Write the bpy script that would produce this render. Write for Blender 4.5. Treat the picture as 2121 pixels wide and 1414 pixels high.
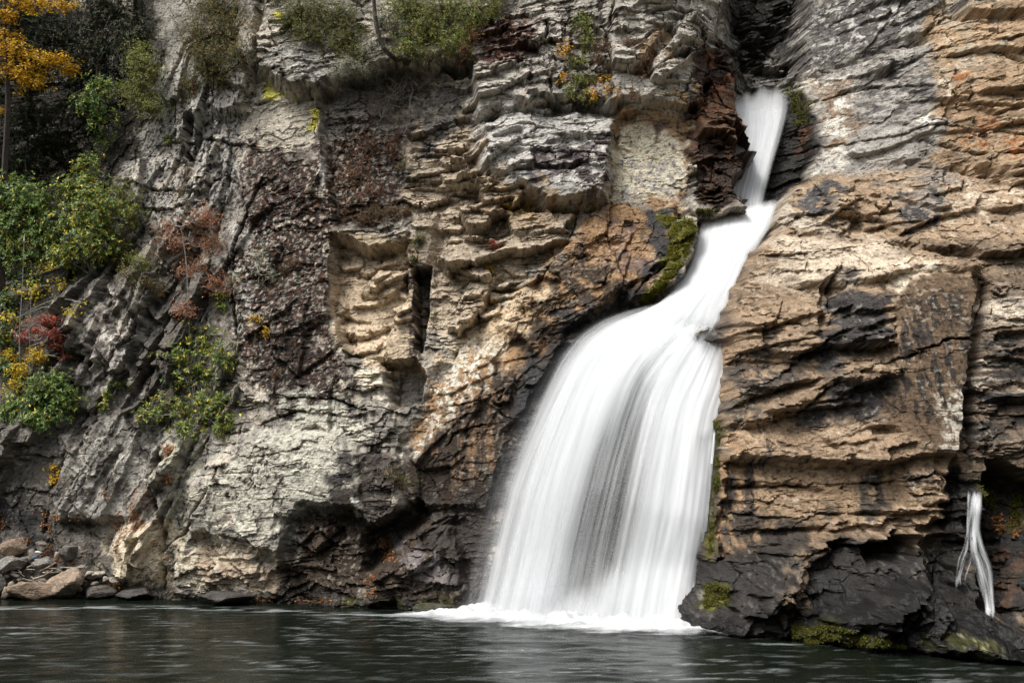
import bpy, math, random
import numpy as np
from mathutils import Vector
R = math.radians
random.seed(7)
rng = np.random.default_rng(11)
scene = bpy.context.scene
for o in list(bpy.data.objects): bpy.data.objects.remove(o)

# ------------------------------------------------------------------ camera
CAM_H, PITCH, FPX, PW, PH = 4.5, R(7.4), 2162.0, 2121.0, 1414.0
cam_d = bpy.data.cameras.new('camera'); cam = bpy.data.objects.new('camera', cam_d)
scene.collection.objects.link(cam); scene.camera = cam
cam.location = (0, 0, CAM_H); cam.rotation_euler = (R(90) + PITCH, 0, 0)
cam_d.sensor_width = 36; cam_d.lens = 36 * FPX / PW; cam_d.clip_end = 500

# ------------------------------------------------------------------ sky and sun
SUN_EL, SUN_AZ = R(57), R(228)          # azimuth clockwise from +Y: behind the camera, to its left
world = bpy.data.worlds.new('World'); scene.world = world; world.use_nodes = True
wn = world.node_tree.nodes; wl = world.node_tree.links
sky = wn.new('ShaderNodeTexSky'); sky.sky_type = 'NISHITA'; sky.sun_disc = False
sky.sun_elevation = SUN_EL; sky.sun_rotation = SUN_AZ
sky.air_density = 1.0; sky.dust_density = 6.0; sky.ozone_density = 0.6
hs = wn.new('ShaderNodeHueSaturation'); hs.inputs['Saturation'].default_value = 0.22
wl.new(sky.outputs[0], hs.inputs['Color']); wl.new(hs.outputs[0], wn['Background'].inputs['Color'])
wn['Background'].inputs['Strength'].default_value = 0.10
sun_d = bpy.data.lights.new('sun', 'SUN'); sun = bpy.data.objects.new('sun', sun_d)
scene.collection.objects.link(sun)
sun_d.energy = 1.25; sun_d.angle = R(20); sun_d.color = (1.0, 0.955, 0.89)
sdir = Vector((math.sin(SUN_AZ) * math.cos(SUN_EL), math.cos(SUN_AZ) * math.cos(SUN_EL), math.sin(SUN_EL)))
sun.rotation_euler = (-sdir).to_track_quat('-Z', 'Y').to_euler()
scene.view_settings.view_transform = 'Standard'; scene.view_settings.look = 'None'
scene.view_settings.exposure = 1.08; scene.view_settings.gamma = 1.0
scene.cycles.transparent_max_bounces = 16
scene.cycles.max_bounces = 6
scene.cycles.use_denoising = True; scene.cycles.denoising_prefilter = 'NONE'

# ------------------------------------------------------------------ helpers
def tag(o, label=None, cat=None, group=None, kind=None):
    if label: o['label'] = label
    if cat: o['category'] = cat
    if group: o['group'] = group
    if kind: o['kind'] = kind
    return o
def link(o, parent=None):
    scene.collection.objects.link(o)
    if parent is not None: o.parent = parent
    return o
def empty(name, loc=(0, 0, 0)):
    o = link(bpy.data.objects.new(name, None)); o.location = loc
    o.empty_display_size = 0.2
    return o
def mesh_obj(name, V, F, mat, parent=None, smooth=False, attrs=None, origin=None):
    """V (n,3), F (m,k) with k = 3 or 4; attrs: name -> (n,) or (n,3) point attributes"""
    V = np.asarray(V, np.float32); F = np.asarray(F, np.int32)
    if parent is not None and origin is None: origin = np.array(parent.location)
    if origin is None: origin = np.zeros(3)
    me = bpy.data.meshes.new(name); n, m, k = len(V), len(F), F.shape[1]
    me.vertices.add(n); me.vertices.foreach_set('co', (V - np.asarray(origin, np.float32)).ravel())
    me.loops.add(m * k); me.loops.foreach_set('vertex_index', F.ravel())
    me.polygons.add(m); me.polygons.foreach_set('loop_start', np.arange(0, m * k, k, dtype=np.int32))
    me.polygons.foreach_set('use_smooth', np.full(m, smooth, bool))
    for an, a in (attrs or {}).items():
        a = np.asarray(a, np.float32)
        if a.ndim == 2:
            if a.shape[1] == 3: a = np.concatenate([a, np.ones((n, 1), np.float32)], 1)
            at_ = me.attributes.new(an, 'FLOAT_COLOR', 'POINT'); at_.data.foreach_set('color', a.ravel())
        else:
            at_ = me.attributes.new(an, 'FLOAT', 'POINT'); at_.data.foreach_set('value', a)
    me.update(calc_edges=True); me.validate()
    me.materials.append(mat)
    o = bpy.data.objects.new(name, me); link(o, parent)
    if parent is None: o.location = origin
    return o

# noise in numpy
_ang = np.random.default_rng(5).random(4096) * 2 * np.pi
GX, GY = np.cos(_ang).astype(np.float32), np.sin(_ang).astype(np.float32)
def hsh(ix, iy, seed=0):
    h = (ix.astype(np.int64) * 374761393 + iy.astype(np.int64) * 668265263 + seed * 144665 + 1013) & 0xffffffff
    h = ((h ^ (h >> 13)) * 1274126177) & 0xffffffff
    return (h ^ (h >> 16)) & 0xffffffff
def rnd(ix, iy, seed=0): return (hsh(ix, iy, seed) & 0xffff).astype(np.float32) / 65535.0
def gn(x, y, seed=0):
    x = np.asarray(x, np.float32); y = np.asarray(y, np.float32)
    fx, fy = np.floor(x), np.floor(y); ix, iy = fx.astype(np.int32), fy.astype(np.int32); x = x - fx; y = y - fy
    u = x * x * x * (x * (x * 6 - 15) + 10); v = y * y * y * (y * (y * 6 - 15) + 10)
    def g(i, j):
        h = hsh(ix + i, iy + j, seed) & 4095
        return GX[h] * (x - i) + GY[h] * (y - j)
    a = g(0, 0); b = g(1, 0); c = g(0, 1); d = g(1, 1)
    return 1.5 * (a + u * (b - a) + v * (c - a + u * (a - b - c + d)))
def fbm(x, y, o=4, seed=0, gain=.5, lac=2.03):
    s = 0; a = 1.0
    for i in range(o):
        s = s + a * gn(x, y, seed + i * 17); x = x * lac + 3.7; y = y * lac + 1.3; a *= gain
    return s
def worley(x, y, seed=0, jit=.9):
    fx, fy = np.floor(x), np.floor(y); ix, iy = fx.astype(np.int32), fy.astype(np.int32); x = x - fx; y = y - fy
    d1 = np.full(x.shape, 9., np.float32); d2 = d1.copy(); h1 = np.zeros(x.shape, np.int64); lx = np.zeros_like(d1); ly = np.zeros_like(d1)
    for i in (-1, 0, 1):
        for j in (-1, 0, 1):
            h = hsh(ix + i, iy + j, seed)
            px = i + .5 + jit * ((h & 1023) / 1023. - .5) - x; py = j + .5 + jit * (((h >> 10) & 1023) / 1023. - .5) - y
            d = np.sqrt(px * px + py * py).astype(np.float32); c = d < d1
            d2 = np.where(c, d1, np.minimum(d2, d)); h1 = np.where(c, h, h1); lx = np.where(c, -px, lx); ly = np.where(c, -py, ly)
            d1 = np.where(c, d, d1)
    return d1, d2, h1, lx, ly
def sst(a, b, x):
    t = np.clip((x - a) / (b - a), 0, 1); return t * t * (3 - 2 * t)
def mixa(a, b, t): return a + (b - a) * t

# pixel of the photograph -> direction (X per Y, Z per Y)
CP, SP = math.cos(PITCH), math.sin(PITCH)
def ray(px, py):
    dx = (px - PW / 2) / FPX; dy = (PH / 2 - py) / FPX; q = CP - dy * SP
    return dx / q, (SP + dy * CP) / q
def P(px, py, Y):
    a, b = ray(px, py); return np.array([a * Y, Y, CAM_H + b * Y])
def on_water(px, py, z=0.0):
    a, b = ray(px, py); return P(px, py, (z - CAM_H) / b)

# ------------------------------------------------------------------ cliff: a relief over (X, Z), Y is the distance
XS = np.concatenate([np.arange(-40, -24.5, .4), np.arange(-24.5, 4, .042), np.arange(4, 10.4, .034), np.arange(10.4, 12.6, .017), np.arange(12.6, 18, .034), np.arange(18, 34, .35)]).astype(np.float32)
ZS = np.concatenate([np.arange(-1.6, -.2, .2), np.arange(-.2, 26.5, .039), np.arange(26.5, 36, .4)]).astype(np.float32)
X, Z = np.meshgrid(XS, ZS)
NZ, NX = X.shape
# control points (px, py, Y); Y None = on the water line
CTRL = [(0,1236,0),(300,1238,0),(600,1248,0),(760,1258,0),(900,1258,0),(1010,1266,0),(1240,1282,0),(1440,1300,0),(1650,1322,0),(1900,1348,0),(2121,1362,0),
 (-300,1230,0),(2500,1385,0),
 (0,900,42.5),(250,900,42),(450,900,40.6),(600,900,39.6),(800,950,38.3),(950,950,37.3),(1100,900,36.6),(1250,1000,35.6),
 (0,570,45),(250,570,44),(450,600,42.2),(600,560,41.3),(780,600,40.4),(1000,600,39.4),(1200,600,38.2),(1330,560,38),
 (0,150,48),(300,150,45.5),(450,150,43.8),(600,170,42.6),(800,150,41.9),(1000,150,41),(1200,200,40),(1400,200,39.4),(1400,0,40),(1000,0,42),(600,0,43.5),(300,0,46),
 (1440,500,37.5),(1560,500,36.4),(1530,900,33.6),(1700,1100,31.2),(1700,900,31.8),(1900,900,30.2),(2100,900,29.3),(1640,600,34),(1850,560,33),(2050,560,32),
 (1700,430,37.2),(1900,430,35.6),(2100,430,34),(1700,250,39.5),(1900,220,37.5),(2100,200,35.2),(1560,250,41),(1560,60,43),(1750,0,40.5),(2000,0,37.5),(2121,0,36),
 (-300,600,46),(-300,0,50),(2500,700,29),(2500,0,33)]
cp = []
for a, b, y in CTRL: cp.append(on_water(a, b) if y == 0 else P(a, b, y))
cp = np.array(cp)
def tps_fit(xy, v, lam=.4):
    n = len(xy); d = np.linalg.norm(xy[:, None] - xy[None], axis=2); K = np.where(d > 0, d * d * np.log(d + 1e-9), 0) + lam * np.eye(n)
    Pm = np.c_[np.ones(n), xy]; A = np.zeros((n + 3, n + 3)); A[:n, :n] = K; A[:n, n:] = Pm; A[n:, :n] = Pm.T
    return np.linalg.solve(A, np.r_[v, np.zeros(3)])
cxy = cp[:, [0, 2]]; W = tps_fit(cxy, cp[:, 1])
def base_eval(x, z):
    x = np.atleast_1d(x).astype(float); z = np.atleast_1d(z).astype(float); d = np.hypot(x[:, None] - cxy[:, 0], z[:, None] - cxy[:, 1])
    return (d * d * np.log(d + 1e-9)) @ W[:-3] + W[-3] + W[-2] * x + W[-1] * z
gx_, gz_ = np.linspace(-40, 34, 150), np.linspace(-2, 36, 90); GXX, GZZ = np.meshgrid(gx_, gz_)
GB = base_eval(GXX.ravel(), GZZ.ravel()).reshape(GXX.shape); GB = np.clip(GB, 24, 58)
def bilin(xs, zs, F, x, z):
    fx = np.interp(x, xs, np.arange(len(xs))); fz = np.interp(z, zs, np.arange(len(zs)))
    i = np.clip(fx.astype(int), 0, len(xs) - 2); j = np.clip(fz.astype(int), 0, len(zs) - 2); u = fx - i; v = fz - j
    return F[j, i] * (1 - u) * (1 - v) + F[j, i + 1] * u * (1 - v) + F[j + 1, i] * (1 - u) * v + F[j + 1, i + 1] * u * v
B = bilin(gx_, gz_, GB, X.ravel(), Z.ravel()).reshape(X.shape).astype(np.float32)
def at_base(px, py, off=0.0):
    a, b = ray(px, py); y = 38.0
    for _ in range(25): y = .5 * y + .5 * (float(bilin(gx_, gz_, GB, np.array([a * y]), np.array([CAM_H + b * y]))[0]) - off)
    return a * y, CAM_H + b * y
def poly_sd(poly, x, z):
    """signed distance, positive inside"""
    d = np.full(x.shape, 1e9, np.float32); ins = np.zeros(x.shape, bool); n = len(poly)
    for i in range(n):
        ax, az = poly[i]; bx, bz = poly[(i + 1) % n]; ex, ez = bx - ax, bz - az; L = ex * ex + ez * ez + 1e-9
        t = np.clip(((x - ax) * ex + (z - az) * ez) / L, 0, 1); d = np.minimum(d, (x - ax - t * ex) ** 2 + (z - az - t * ez) ** 2)
        c = (az > z) != (bz > z)
        if ez != 0: ins ^= c & (x < (z - az) * ex / ez + ax)
    return np.where(ins, 1, -1) * np.sqrt(d)
WARP = (.16 * fbm(X * .9, Z * .9, 4, 3)).astype(np.float32)
WARP2 = (.05 * fbm(X * 2.6, Z * 3.1, 2, 33)).astype(np.float32)
Y = B.copy(); BID = np.zeros(X.shape, np.int16)
A1 = np.full(X.shape, .30, np.float32); A2 = np.full(X.shape, .13, np.float32); TH = np.zeros(X.shape, np.float32)   # ledge sizes, dip of the beds
NAMES = {}
def window(poly, pad):
    p = np.array(poly); i0, i1 = np.searchsorted(XS, [p[:, 0].min() - pad, p[:, 0].max() + pad]); j0, j1 = np.searchsorted(ZS, [p[:, 1].min() - pad, p[:, 1].max() + pad])
    return slice(max(j0, 0), max(j1, j0 + 1)), slice(max(i0, 0), max(i1, i0 + 1))
def block(pts, off, name=None, gx=0, gz=0, e=.16, add=False, a1=None, a2=None, th=None, warp=1.0, bulge=0, label=None):
    """one rock mass: its outline traced on the relief, stood off by `off` metres with its own tilt"""
    poly = [at_base(a, b, 0 if add else off) for a, b in pts]; w = window(poly, e + .8)
    x, z = X[w], Z[w]; sd = poly_sd(poly, x, z) + warp * (WARP[w] + WARP2[w]); m = np.clip((sd + e) / (2 * e), 0, 1)
    c = np.mean(poly, 0); d = off + gx * (x - c[0]) + gz * (z - c[1])
    if bulge: d = d + bulge * (1 - np.exp(-np.maximum(sd, 0) / .7))
    Y[w] = Y[w] - d * m if add else mixa(Y[w], B[w] - d, m)
    if name:
        k = len(NAMES) + 1; NAMES[k] = (name, label, c); BID[w] = np.where(m > .5, k, BID[w])
    ms = sst(-.3, .3, sd)
    if a1 is not None: A1[w] = mixa(A1[w], a1, ms)
    if a2 is not None: A2[w] = mixa(A2[w], a2, ms)
    if th is not None: TH[w] = mixa(TH[w], th, ms)

# broad regions: dip and roughness only
block([(-400,-200),(520,-200),(540,200),(480,600),(430,900),(350,1240),(-400,1240)], 0, th=1.0, a1=.16, a2=.09, add=True)
block([(1480,560),(2500,480),(2500,1400),(1440,1310)], 0, th=.05, a1=.12, a2=.09, add=True)
# left side
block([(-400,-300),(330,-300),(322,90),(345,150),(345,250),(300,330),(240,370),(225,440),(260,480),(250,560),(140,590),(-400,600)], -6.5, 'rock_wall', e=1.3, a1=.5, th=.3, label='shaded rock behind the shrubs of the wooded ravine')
block([(345,150),(400,-60),(535,-60),(530,150),(490,330),(480,420),(400,330),(350,260)], .35, 'rock_column', gx=.12, a1=.13, label='grey fractured column beside the ravine')
block([(240,380),(300,330),(395,330),(405,410),(400,470),(300,480)], .25, 'rock_column', a1=.13)
block([(410,260),(530,230),(500,430),(480,560),(400,540),(395,420)], -.15, 'rock_face', a1=.13)
block([(400,255),(424,258),(418,345),(402,345)], -.9, 'rock_cleft', e=.06, warp=.3)
block([(480,500),(540,400),(600,430),(560,600),(500,700),(478,600)], .35, 'rock_rib', a1=.13)
block([(130,600),(250,560),(340,570),(330,660),(270,760),(200,850),(120,840),(0,880),(0,620)], .35, 'rock_slab', gx=.15, a1=.12, a2=.08)
block([(150,640),(215,630),(240,655),(200,720),(160,730)], .35, None, add=True, e=.06)
block([(335,570),(480,560),(500,700),(490,840),(420,870),(300,860),(275,770),(330,660)], -.25, 'rock_slab', a1=.12)
block([(0,880),(150,900),(190,960),(120,1010),(95,1080),(0,1090)], .25, 'rock_slab', gz=.15, a1=.18)
block([(205,860),(300,850),(350,900),(330,1000),(280,1080),(120,1080),(110,1020)], .5, 'rock_slab', gx=-.1, a1=.16, a2=.09, label='smooth grey leaning slab at the foot of the cliff')
block([(350,900),(410,890),(520,890),(480,1000),(390,1100),(345,1130),(330,1020)], .35, 'rock_slab', gx=-.1, a1=.15)
block([(-300,1085),(120,1080),(240,1090),(240,1250),(-300,1250)], -.1, 'rock_face', a1=.2)
block([(235,1120),(290,1085),(340,1085),(355,1170),(325,1215),(240,1205)], .3, 'rock_knob', bulge=.7, e=.2, a1=.16, a2=.14, label='pale knobbly rock knob just above the pool edge')
block([(360,1120),(420,1100),(590,1150),(585,1252),(350,1240)], .35, 'rock_knob', bulge=.4, e=.18, a1=.2, a2=.14)
# overhanging buttress and what is under it
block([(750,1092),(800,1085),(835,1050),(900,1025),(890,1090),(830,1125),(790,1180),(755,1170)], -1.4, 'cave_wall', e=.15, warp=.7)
block([(385,1000),(520,895),(690,885),(770,940),(765,1010),(750,1065),(630,1050),(600,1090),(585,1170),(420,1110),(380,1130)], 1.1, 'rock_buttress', gz=.06, e=.3, a1=.12, a2=.07, bulge=.3, label='pale lichen covered buttress bulging over the pool')
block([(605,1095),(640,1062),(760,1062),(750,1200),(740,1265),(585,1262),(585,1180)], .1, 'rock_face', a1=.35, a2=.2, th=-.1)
block([(690,1070),(760,1060),(760,1105),(690,1110)], -.35, None, e=.12)
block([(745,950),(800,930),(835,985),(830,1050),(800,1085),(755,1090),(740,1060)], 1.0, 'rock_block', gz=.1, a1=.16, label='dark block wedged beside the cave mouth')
block([(790,1170),(840,1100),(935,1085),(960,1150),(965,1200),(910,1255),(760,1255),(765,1190)], .45, 'rock_slab', bulge=.5, e=.2, a1=.2, a2=.16, label='wet grey slab below the cave')
block([(820,1225),(880,1205),(960,1200),(1000,1225),(1010,1275),(820,1275)], .9, 'rock_ledge', bulge=.3, e=.15, a1=.16)
# brown lichen face and the smooth tan face right of it
block([(500,270),(640,240),(690,330),(700,480),(690,600),(725,770),(770,830),(740,890),(540,890),(490,720),(480,560)], .3, 'rock_face', gx=.05, a1=.14, a2=.09, label='rock face covered in dark maroon lichen')
block([(525,165),(650,190),(655,300),(560,310),(505,270)], -.1, 'rock_face', a1=.15, a2=.07)
block([(655,180),(860,120),(985,190),(985,240),(860,260),(850,330),(830,470),(700,470),(680,330)], -.45, 'rock_face', a1=.2, a2=.1)
block([(690,478),(760,470),(855,470),(862,512),(830,530),(770,530),(700,500)], 0.7, 'rock_ledge', gz=-.3, e=.07, a1=.2, a2=.2, label='jutting ledge over the smooth tan face')
block([(698,500),(770,530),(845,515),(870,580),(868,755),(800,765),(730,740),(690,640)], -.55, 'rock_face', gx=.22, a1=.14, a2=.09, label='smooth tan broken face below the ledge')
block([(785,560),(845,565),(840,590),(780,640),(782,612),(745,612),(742,600)], .45, None, add=True, gz=.5, e=.05, warp=.4)
block([(845,520),(868,560),(870,752),(802,765),(800,720),(812,660),(845,620)], .25, 'rock_pillar', gz=.05, e=.06, a1=.1, warp=.5, label='upright pillar with a dark lichen edge above the cavity')
block([(846,470),(905,440),(908,565),(870,575),(848,530)], .2, 'rock_block', e=.06, a1=.1, warp=.5)
block([(870,575),(900,570),(895,660),(880,740),(869,720)], -1.7, 'rock_cleft', e=.06, warp=.5)
block([(800,760),(868,756),(885,790),(880,840),(830,850),(805,800)], -1.6, 'cave_wall', e=.08, warp=.6, a1=.4)
block([(725,745),(800,762),(808,850),(835,930),(790,960),(720,900)], .35, 'rock_block', a1=.35, a2=.2)
block([(880,840),(900,760),(960,720),(930,800),(890,930),(835,930)], -.3, 'rock_face', a1=.35, a2=.2)
# ledgy broken zone in the middle
block([(850,250),(985,235),(1070,245),(1090,400),(1200,430),(1185,480),(1080,590),(960,690),(900,740),(895,560),(905,440),(835,420)], -.25, 'rock_face', a1=.34, a2=.26, th=.12, label='broken stepped beds of tan rock mid cliff')
block([(920,505),(1060,480),(1180,470),(1190,500),(1060,520),(930,560),(905,540)], .7, 'rock_ledge', gz=-.6, e=.06, a1=.35, a2=.25)
block([(955,430),(1030,405),(1050,430),(1000,470),(960,470)], .9, 'rock_ledge', gz=-.5, e=.06, a1=.25)
block([(985,370),(1050,345),(1085,400),(1060,425),(1000,420)], .7, 'rock_ledge', gz=-.5, e=.06)
block([(1040,430),(1190,440),(1170,480),(1060,480)], .55, 'rock_ledge', gz=-.4, e=.06)
block([(975,580),(1040,560),(1010,620),(950,690),(930,680)], .55, 'rock_ledge', gz=-.3, e=.06, a2=.3)
# upper overhangs
block([(655,150),(700,128),(860,112),(930,122),(985,150),(985,195),(880,150),(800,150),(700,180),(650,195)], -1.1, 'overhang_recess', e=.1, warp=.6)
block([(525,70),(560,-60),(1070,-60),(970,60),(975,110),(860,125),(700,150),(655,185),(600,180),(530,140)], 1.0, 'rock_overhang', gz=-.05, e=.18, a1=.35, a2=.15, label='overhanging lip at the cliff top below the shrubs')
block([(965,60),(1080,15),(1090,-60),(1300,-60),(1290,210),(1180,200),(1100,222),(990,232),(975,140)], 0.8, 'rock_block', gz=.02, e=.10, a1=.3, a2=.16, th=.08, label='maroon mottled block at the cliff top')
block([(1270,-60),(1520,-60),(1475,90),(1460,205),(1425,228),(1300,212),(1260,215),(1265,130)], 1.0, 'rock_block', gz=.04, e=.10, a1=.36, a2=.2, th=.2, label='stepped grey block overhanging the gorge')
block([(1320,150),(1380,75),(1395,90),(1370,120),(1340,160)], -.5, None, add=True, e=.06)
block([(990,250),(1060,222),(1190,225),(1280,240),(1270,330),(1255,405),(1130,422),(1075,385),(1000,355)], 1.05, 'rock_block', gz=-.12, e=.25, a1=.2, a2=.12, th=-.1, bulge=.2, label='bulging grey block in mid cliff')
block([(1280,220),(1445,238),(1435,330),(1415,440),(1340,470),(1265,410),(1275,330)], .25, 'rock_face', gz=.05, e=.08, a1=.06, a2=.05, warp=.6, label='flat tan face with pale lichen beside the gorge')
# diagonal slab running down left of the falls
block([(1265,410),(1340,440),(1395,430),(1390,540),(1300,600),(1180,680),(1120,800),(1050,900),(1020,1060),(880,1050),(830,990),(830,930),(895,900),(960,710),(1090,590),(1190,490)], .35, 'rock_slab', gx=.05, e=.12, a1=.14, a2=.07, th=.25, label='brown sloping slab left of the waterfall')
block([(1080,590),(1200,500),(1300,590),(1190,680),(1100,720),(1040,680)], .35, None, add=True, a1=.35, a2=.2, e=.2)
block([(880,1050),(1010,1060),(1060,900),(1240,700),(1300,640),(1330,800),(1300,1280),(960,1262),(965,1150),(940,1085)], -.05, 'rock_wall', a1=.14, a2=.08, e=.15, label='dark wet wall behind the falling water')
block([(868,975),(932,965),(938,1040),(872,1038)], -.22, None, add=True, e=.04, warp=.4)
block([(890,1060),(945,1045),(950,1085),(885,1090)], -.25, None, add=True, e=.04, warp=.5)
block([(1300,600),(1390,540),(1380,460),(1445,450),(1455,500),(1430,570),(1350,650),(1300,650)], .8, 'rock_shoulder', bulge=.3, e=.15, a1=.2, label='mossy black shoulder of rock beside the chute')
# under the water: chute and throat
block([(1445,455),(1615,415),(1600,480),(1560,520),(1530,620),(1530,700),(1300,660),(1400,600),(1430,540)], -1.5, 'chute_bed', gz=-.42, gx=.1, e=.25, a1=.12, a2=.08, label='bed of the chute below the middle lip')
# gorge with the upper fall
block([(1500,-80),(1720,-80),(1670,140),(1640,185),(1620,300),(1580,420),(1500,430),(1515,180)], -1.7, 'gorge_wall', e=.6, a1=.6, a2=.35, label='dark layered back wall of the gorge')
block([(1530,-80),(1690,-80),(1668,80),(1640,100),(1600,70),(1560,90),(1530,60)], -1.3, 'gorge_wall', e=.3, a1=.5, a2=.4)
block([(1430,245),(1460,215),(1470,95),(1535,140),(1528,190),(1525,225),(1568,310),(1550,340),(1520,380),(1565,432),(1500,445),(1425,445)], .5, 'rock_stack', gx=-.15, e=.12, a1=.45, a2=.25, th=-.5, label='wet brown stack of rock left of the upper fall')
block([(1450,228),(1522,215),(1570,308),(1556,328),(1500,270),(1450,275)], 1.2, 'rock_slab', gx=-.15, gz=-.4, e=.05, a1=.2, warp=.5)
block([(1500,275),(1552,330),(1530,350),(1505,340)], -1.0, 'rock_cleft', e=.08, warp=.5)
block([(1505,385),(1562,432),(1505,432)], .9, 'rock_block', e=.05, a1=.15, warp=.5)
block([(1470,150),(1465,100),(1490,85),(1525,130),(1515,160)], .8, 'rock_block', e=.08)
block([(1580,330),(1640,180),(1690,230),(1700,300),(1680,390),(1600,425),(1578,420)], -1.3, 'rock_face', gx=.7, e=.4, a1=.3, a2=.2, label='black wet rock right of the upper fall')
# right side, upper
block([(1650,175),(1700,150),(1850,108),(1930,95),(1965,190),(1950,285),(1900,335),(1790,348),(1690,390),(1680,330),(1695,250)], .1, 'rock_block', gx=.25, e=.12, a1=.08, a2=.05, th=.32, bulge=.25, label='grey white-spotted block right of the upper fall')
block([(1680,-80),(1960,-80),(1945,40),(1915,75),(1800,110),(1690,148),(1665,130)], .5, 'rock_block', gx=.1, gz=.05, e=.2, a1=.07, a2=.045, th=.45, label='dark slanting block overhanging the white-spotted block')
block([(1940,20),(2000,40),(2121,20),(2500,0),(2500,380),(2121,370),(2040,355),(1900,345),(1950,285),(1962,190),(1920,100)], .55, 'rock_wall', e=.12, a1=.30, a2=.14, label='ochre wall at the top beside the dark block')
block([(1990,-90),(2500,-90),(2500,15),(2121,18),(2010,22)], 1.2, 'rock_overhang', e=.08, a1=.2)
block([(1610,430),(1640,390),(1720,372),(1900,345),(2121,370),(2500,380),(2500,490),(2050,520),(1950,512),(1800,505),(1610,500)], .75, 'rock_ledge', gz=.0, e=.1, a1=.2, a2=.12, th=.12, label='banded ledge above the big tan block')
block([(1610,430),(1640,392),(1700,385),(1745,400),(1740,500),(1610,500)], .5, None, add=True, bulge=.2, e=.12, a1=.3)
# the big block right of the falls
block([(1505,640),(1520,600),(1562,505),(1625,480),(1800,500),(2030,545),(2040,600),(2012,700),(2000,800),(2000,920),(1990,1050),(1940,1110),(1990,1300),(2121,1370),(1440,1320),(1430,1270),(1462,1210),(1450,1150),(1482,1100),(1475,1000),(1492,950),(1480,870),(1500,830),(1510,760),(1522,690)], .95, 'rock_block', e=.25, a1=.10, a2=.08, th=.04, warp=.8, label='massive tan block right of the waterfall')
block([(1560,505),(1625,478),(1850,505),(2030,545),(2030,575),(1900,570),(1800,590),(1640,600),(1570,560)], .2, 'rock_ledge', add=True, gz=-.25, e=.12, a1=.30, a2=.12, label='pale top ledge of the big tan block')
block([(1690,600),(1720,560),(1740,590),(1705,660),(1690,720),(1660,710)], -.35, None, add=True, e=.06)
block([(1505,640),(1690,680),(1680,760),(1860,740),(1850,800),(1700,800),(1560,880),(1495,880),(1500,760)], .22, None, add=True, gz=-.2, e=.15, a1=.24, a2=.2)
block([(1500,890),(1550,900),(1640,930),(1800,935),(1810,960),(1650,958),(1540,945),(1498,950)], .5, 'rock_ledge', add=True, gz=-.5, e=.06, a1=.15)
block([(1500,955),(1640,962),(1800,962),(1990,940),(1980,1060),(1930,1110),(1790,1110),(1480,1150),(1480,1060)], -.5, 'rock_face', add=True, gz=.08, e=.08, a1=.14, a2=.13, label='banded lower face below the overhanging lip')
block([(1770,1115),(1940,1105),(1990,1130),(1980,1290),(1870,1345),(1600,1330),(1660,1160)], -.7, 'rock_face', add=True, e=.15, a1=.16, a2=.1, bulge=.4)
block([(1775,1120),(1895,1108),(1880,1150),(1790,1160)], -1.0, 'rock_cleft', add=True, e=.1, warp=.6)
block([(1700,1240),(1860,1190),(1960,1230),(2080,1290),(2121,1300),(2500,1330),(2500,1400),(2121,1375),(1900,1360),(1640,1330)], .5, 'rock_ledge', add=True, bulge=.5, e=.2, a1=.16, a2=.1, label='rounded black wet ledge at the pool edge')
block([(1475,1200),(1530,1190),(1560,1260),(1600,1330),(1460,1310),(1455,1260)], .12, 'rock_ledge', add=True, bulge=.12, e=.15)
# far right
block([(2042,600),(2060,560),(2500,540),(2500,985),(2121,985),(2060,970),(2003,950),(2003,800),(2016,700)], .05, 'rock_wall', e=.08, a1=.26, a2=.18, warp=.5, label='banded wall at the far right above the small cascade')
block([(1992,960),(2060,978),(2121,988),(2500,990),(2500,1330),(2121,1300),(2070,1285),(1975,1240),(1985,1150),(1975,1060)], -1.7, 'rock_recess', gz=-.12, e=.12, a1=.25, a2=.2, label='black recess behind the small cascade')

# fracture slabs: leaning on the left, lying along the beds elsewhere
_r = np.random.default_rng(23)
def slabs(region, n, ang, ln, wd, off, name, gz=(-.25, .1)):
    p = np.array(region, float); k = 0
    while k < n:
        c = _r.uniform(p.min(0), p.max(0))
        if poly_sd(region, np.array([c[0]]), np.array([c[1]]))[0] < 0: continue
        a = _r.normal(*ang); L_, W_ = _r.uniform(*ln) / 2, _r.uniform(*wd) / 2; u_ = np.array([math.cos(a), -math.sin(a)]); v_ = np.array([-u_[1], u_[0]])
        q = [c + u_ * L_ * sx * _r.uniform(.6, 1.1) + v_ * W_ * sy * _r.uniform(.5, 1.1) for sx, sy in ((-1, -1), (0, -1), (1, -1), (1.15, 0), (1, 1), (0, 1), (-1, 1), (-1.15, 0))]
        block([tuple(t) for t in q], _r.uniform(*off) * _r.choice([1, 1, 1, -.7]), name, add=True, e=.035, warp=.35, gx=_r.uniform(-.14, .14), gz=_r.uniform(*gz)); k += 1
slabs([(240,380),(480,300),(480,880),(380,1000),(330,1100),(0,1080),(0,900),(130,600)], 46, (1.10, .10), (120, 380), (34, 100), (.12, .40), 'rock_slab')
slabs([(350,100),(530,60),(500,420),(400,480)], 14, (1.32, .10), (90, 240), (26, 60), (.12, .36), 'rock_slab')
slabs([(500,280),(690,300),(700,860),(520,860)], 14, (1.1, .5), (70, 190), (40, 90), (.06, .2), 'rock_slab')
slabs([(860,250),(1070,260),(1190,440),(1090,580),(940,700),(900,560)], 26, (.12, .22), (50, 150), (14, 38), (.15, .45), 'rock_ledge', (-.9, -.1))
slabs([(980,60),(1470,10),(1450,200),(1000,220)], 24, (.15, .3), (60, 190), (26, 70), (.12, .34), 'rock_ledge', (-.5, 0))
slabs([(1000,250),(1270,240),(1250,400),(1090,390)], 8, (.05, .15), (90, 220), (20, 50), (.06, .16), 'rock_ledge', (-.4, 0))
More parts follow.
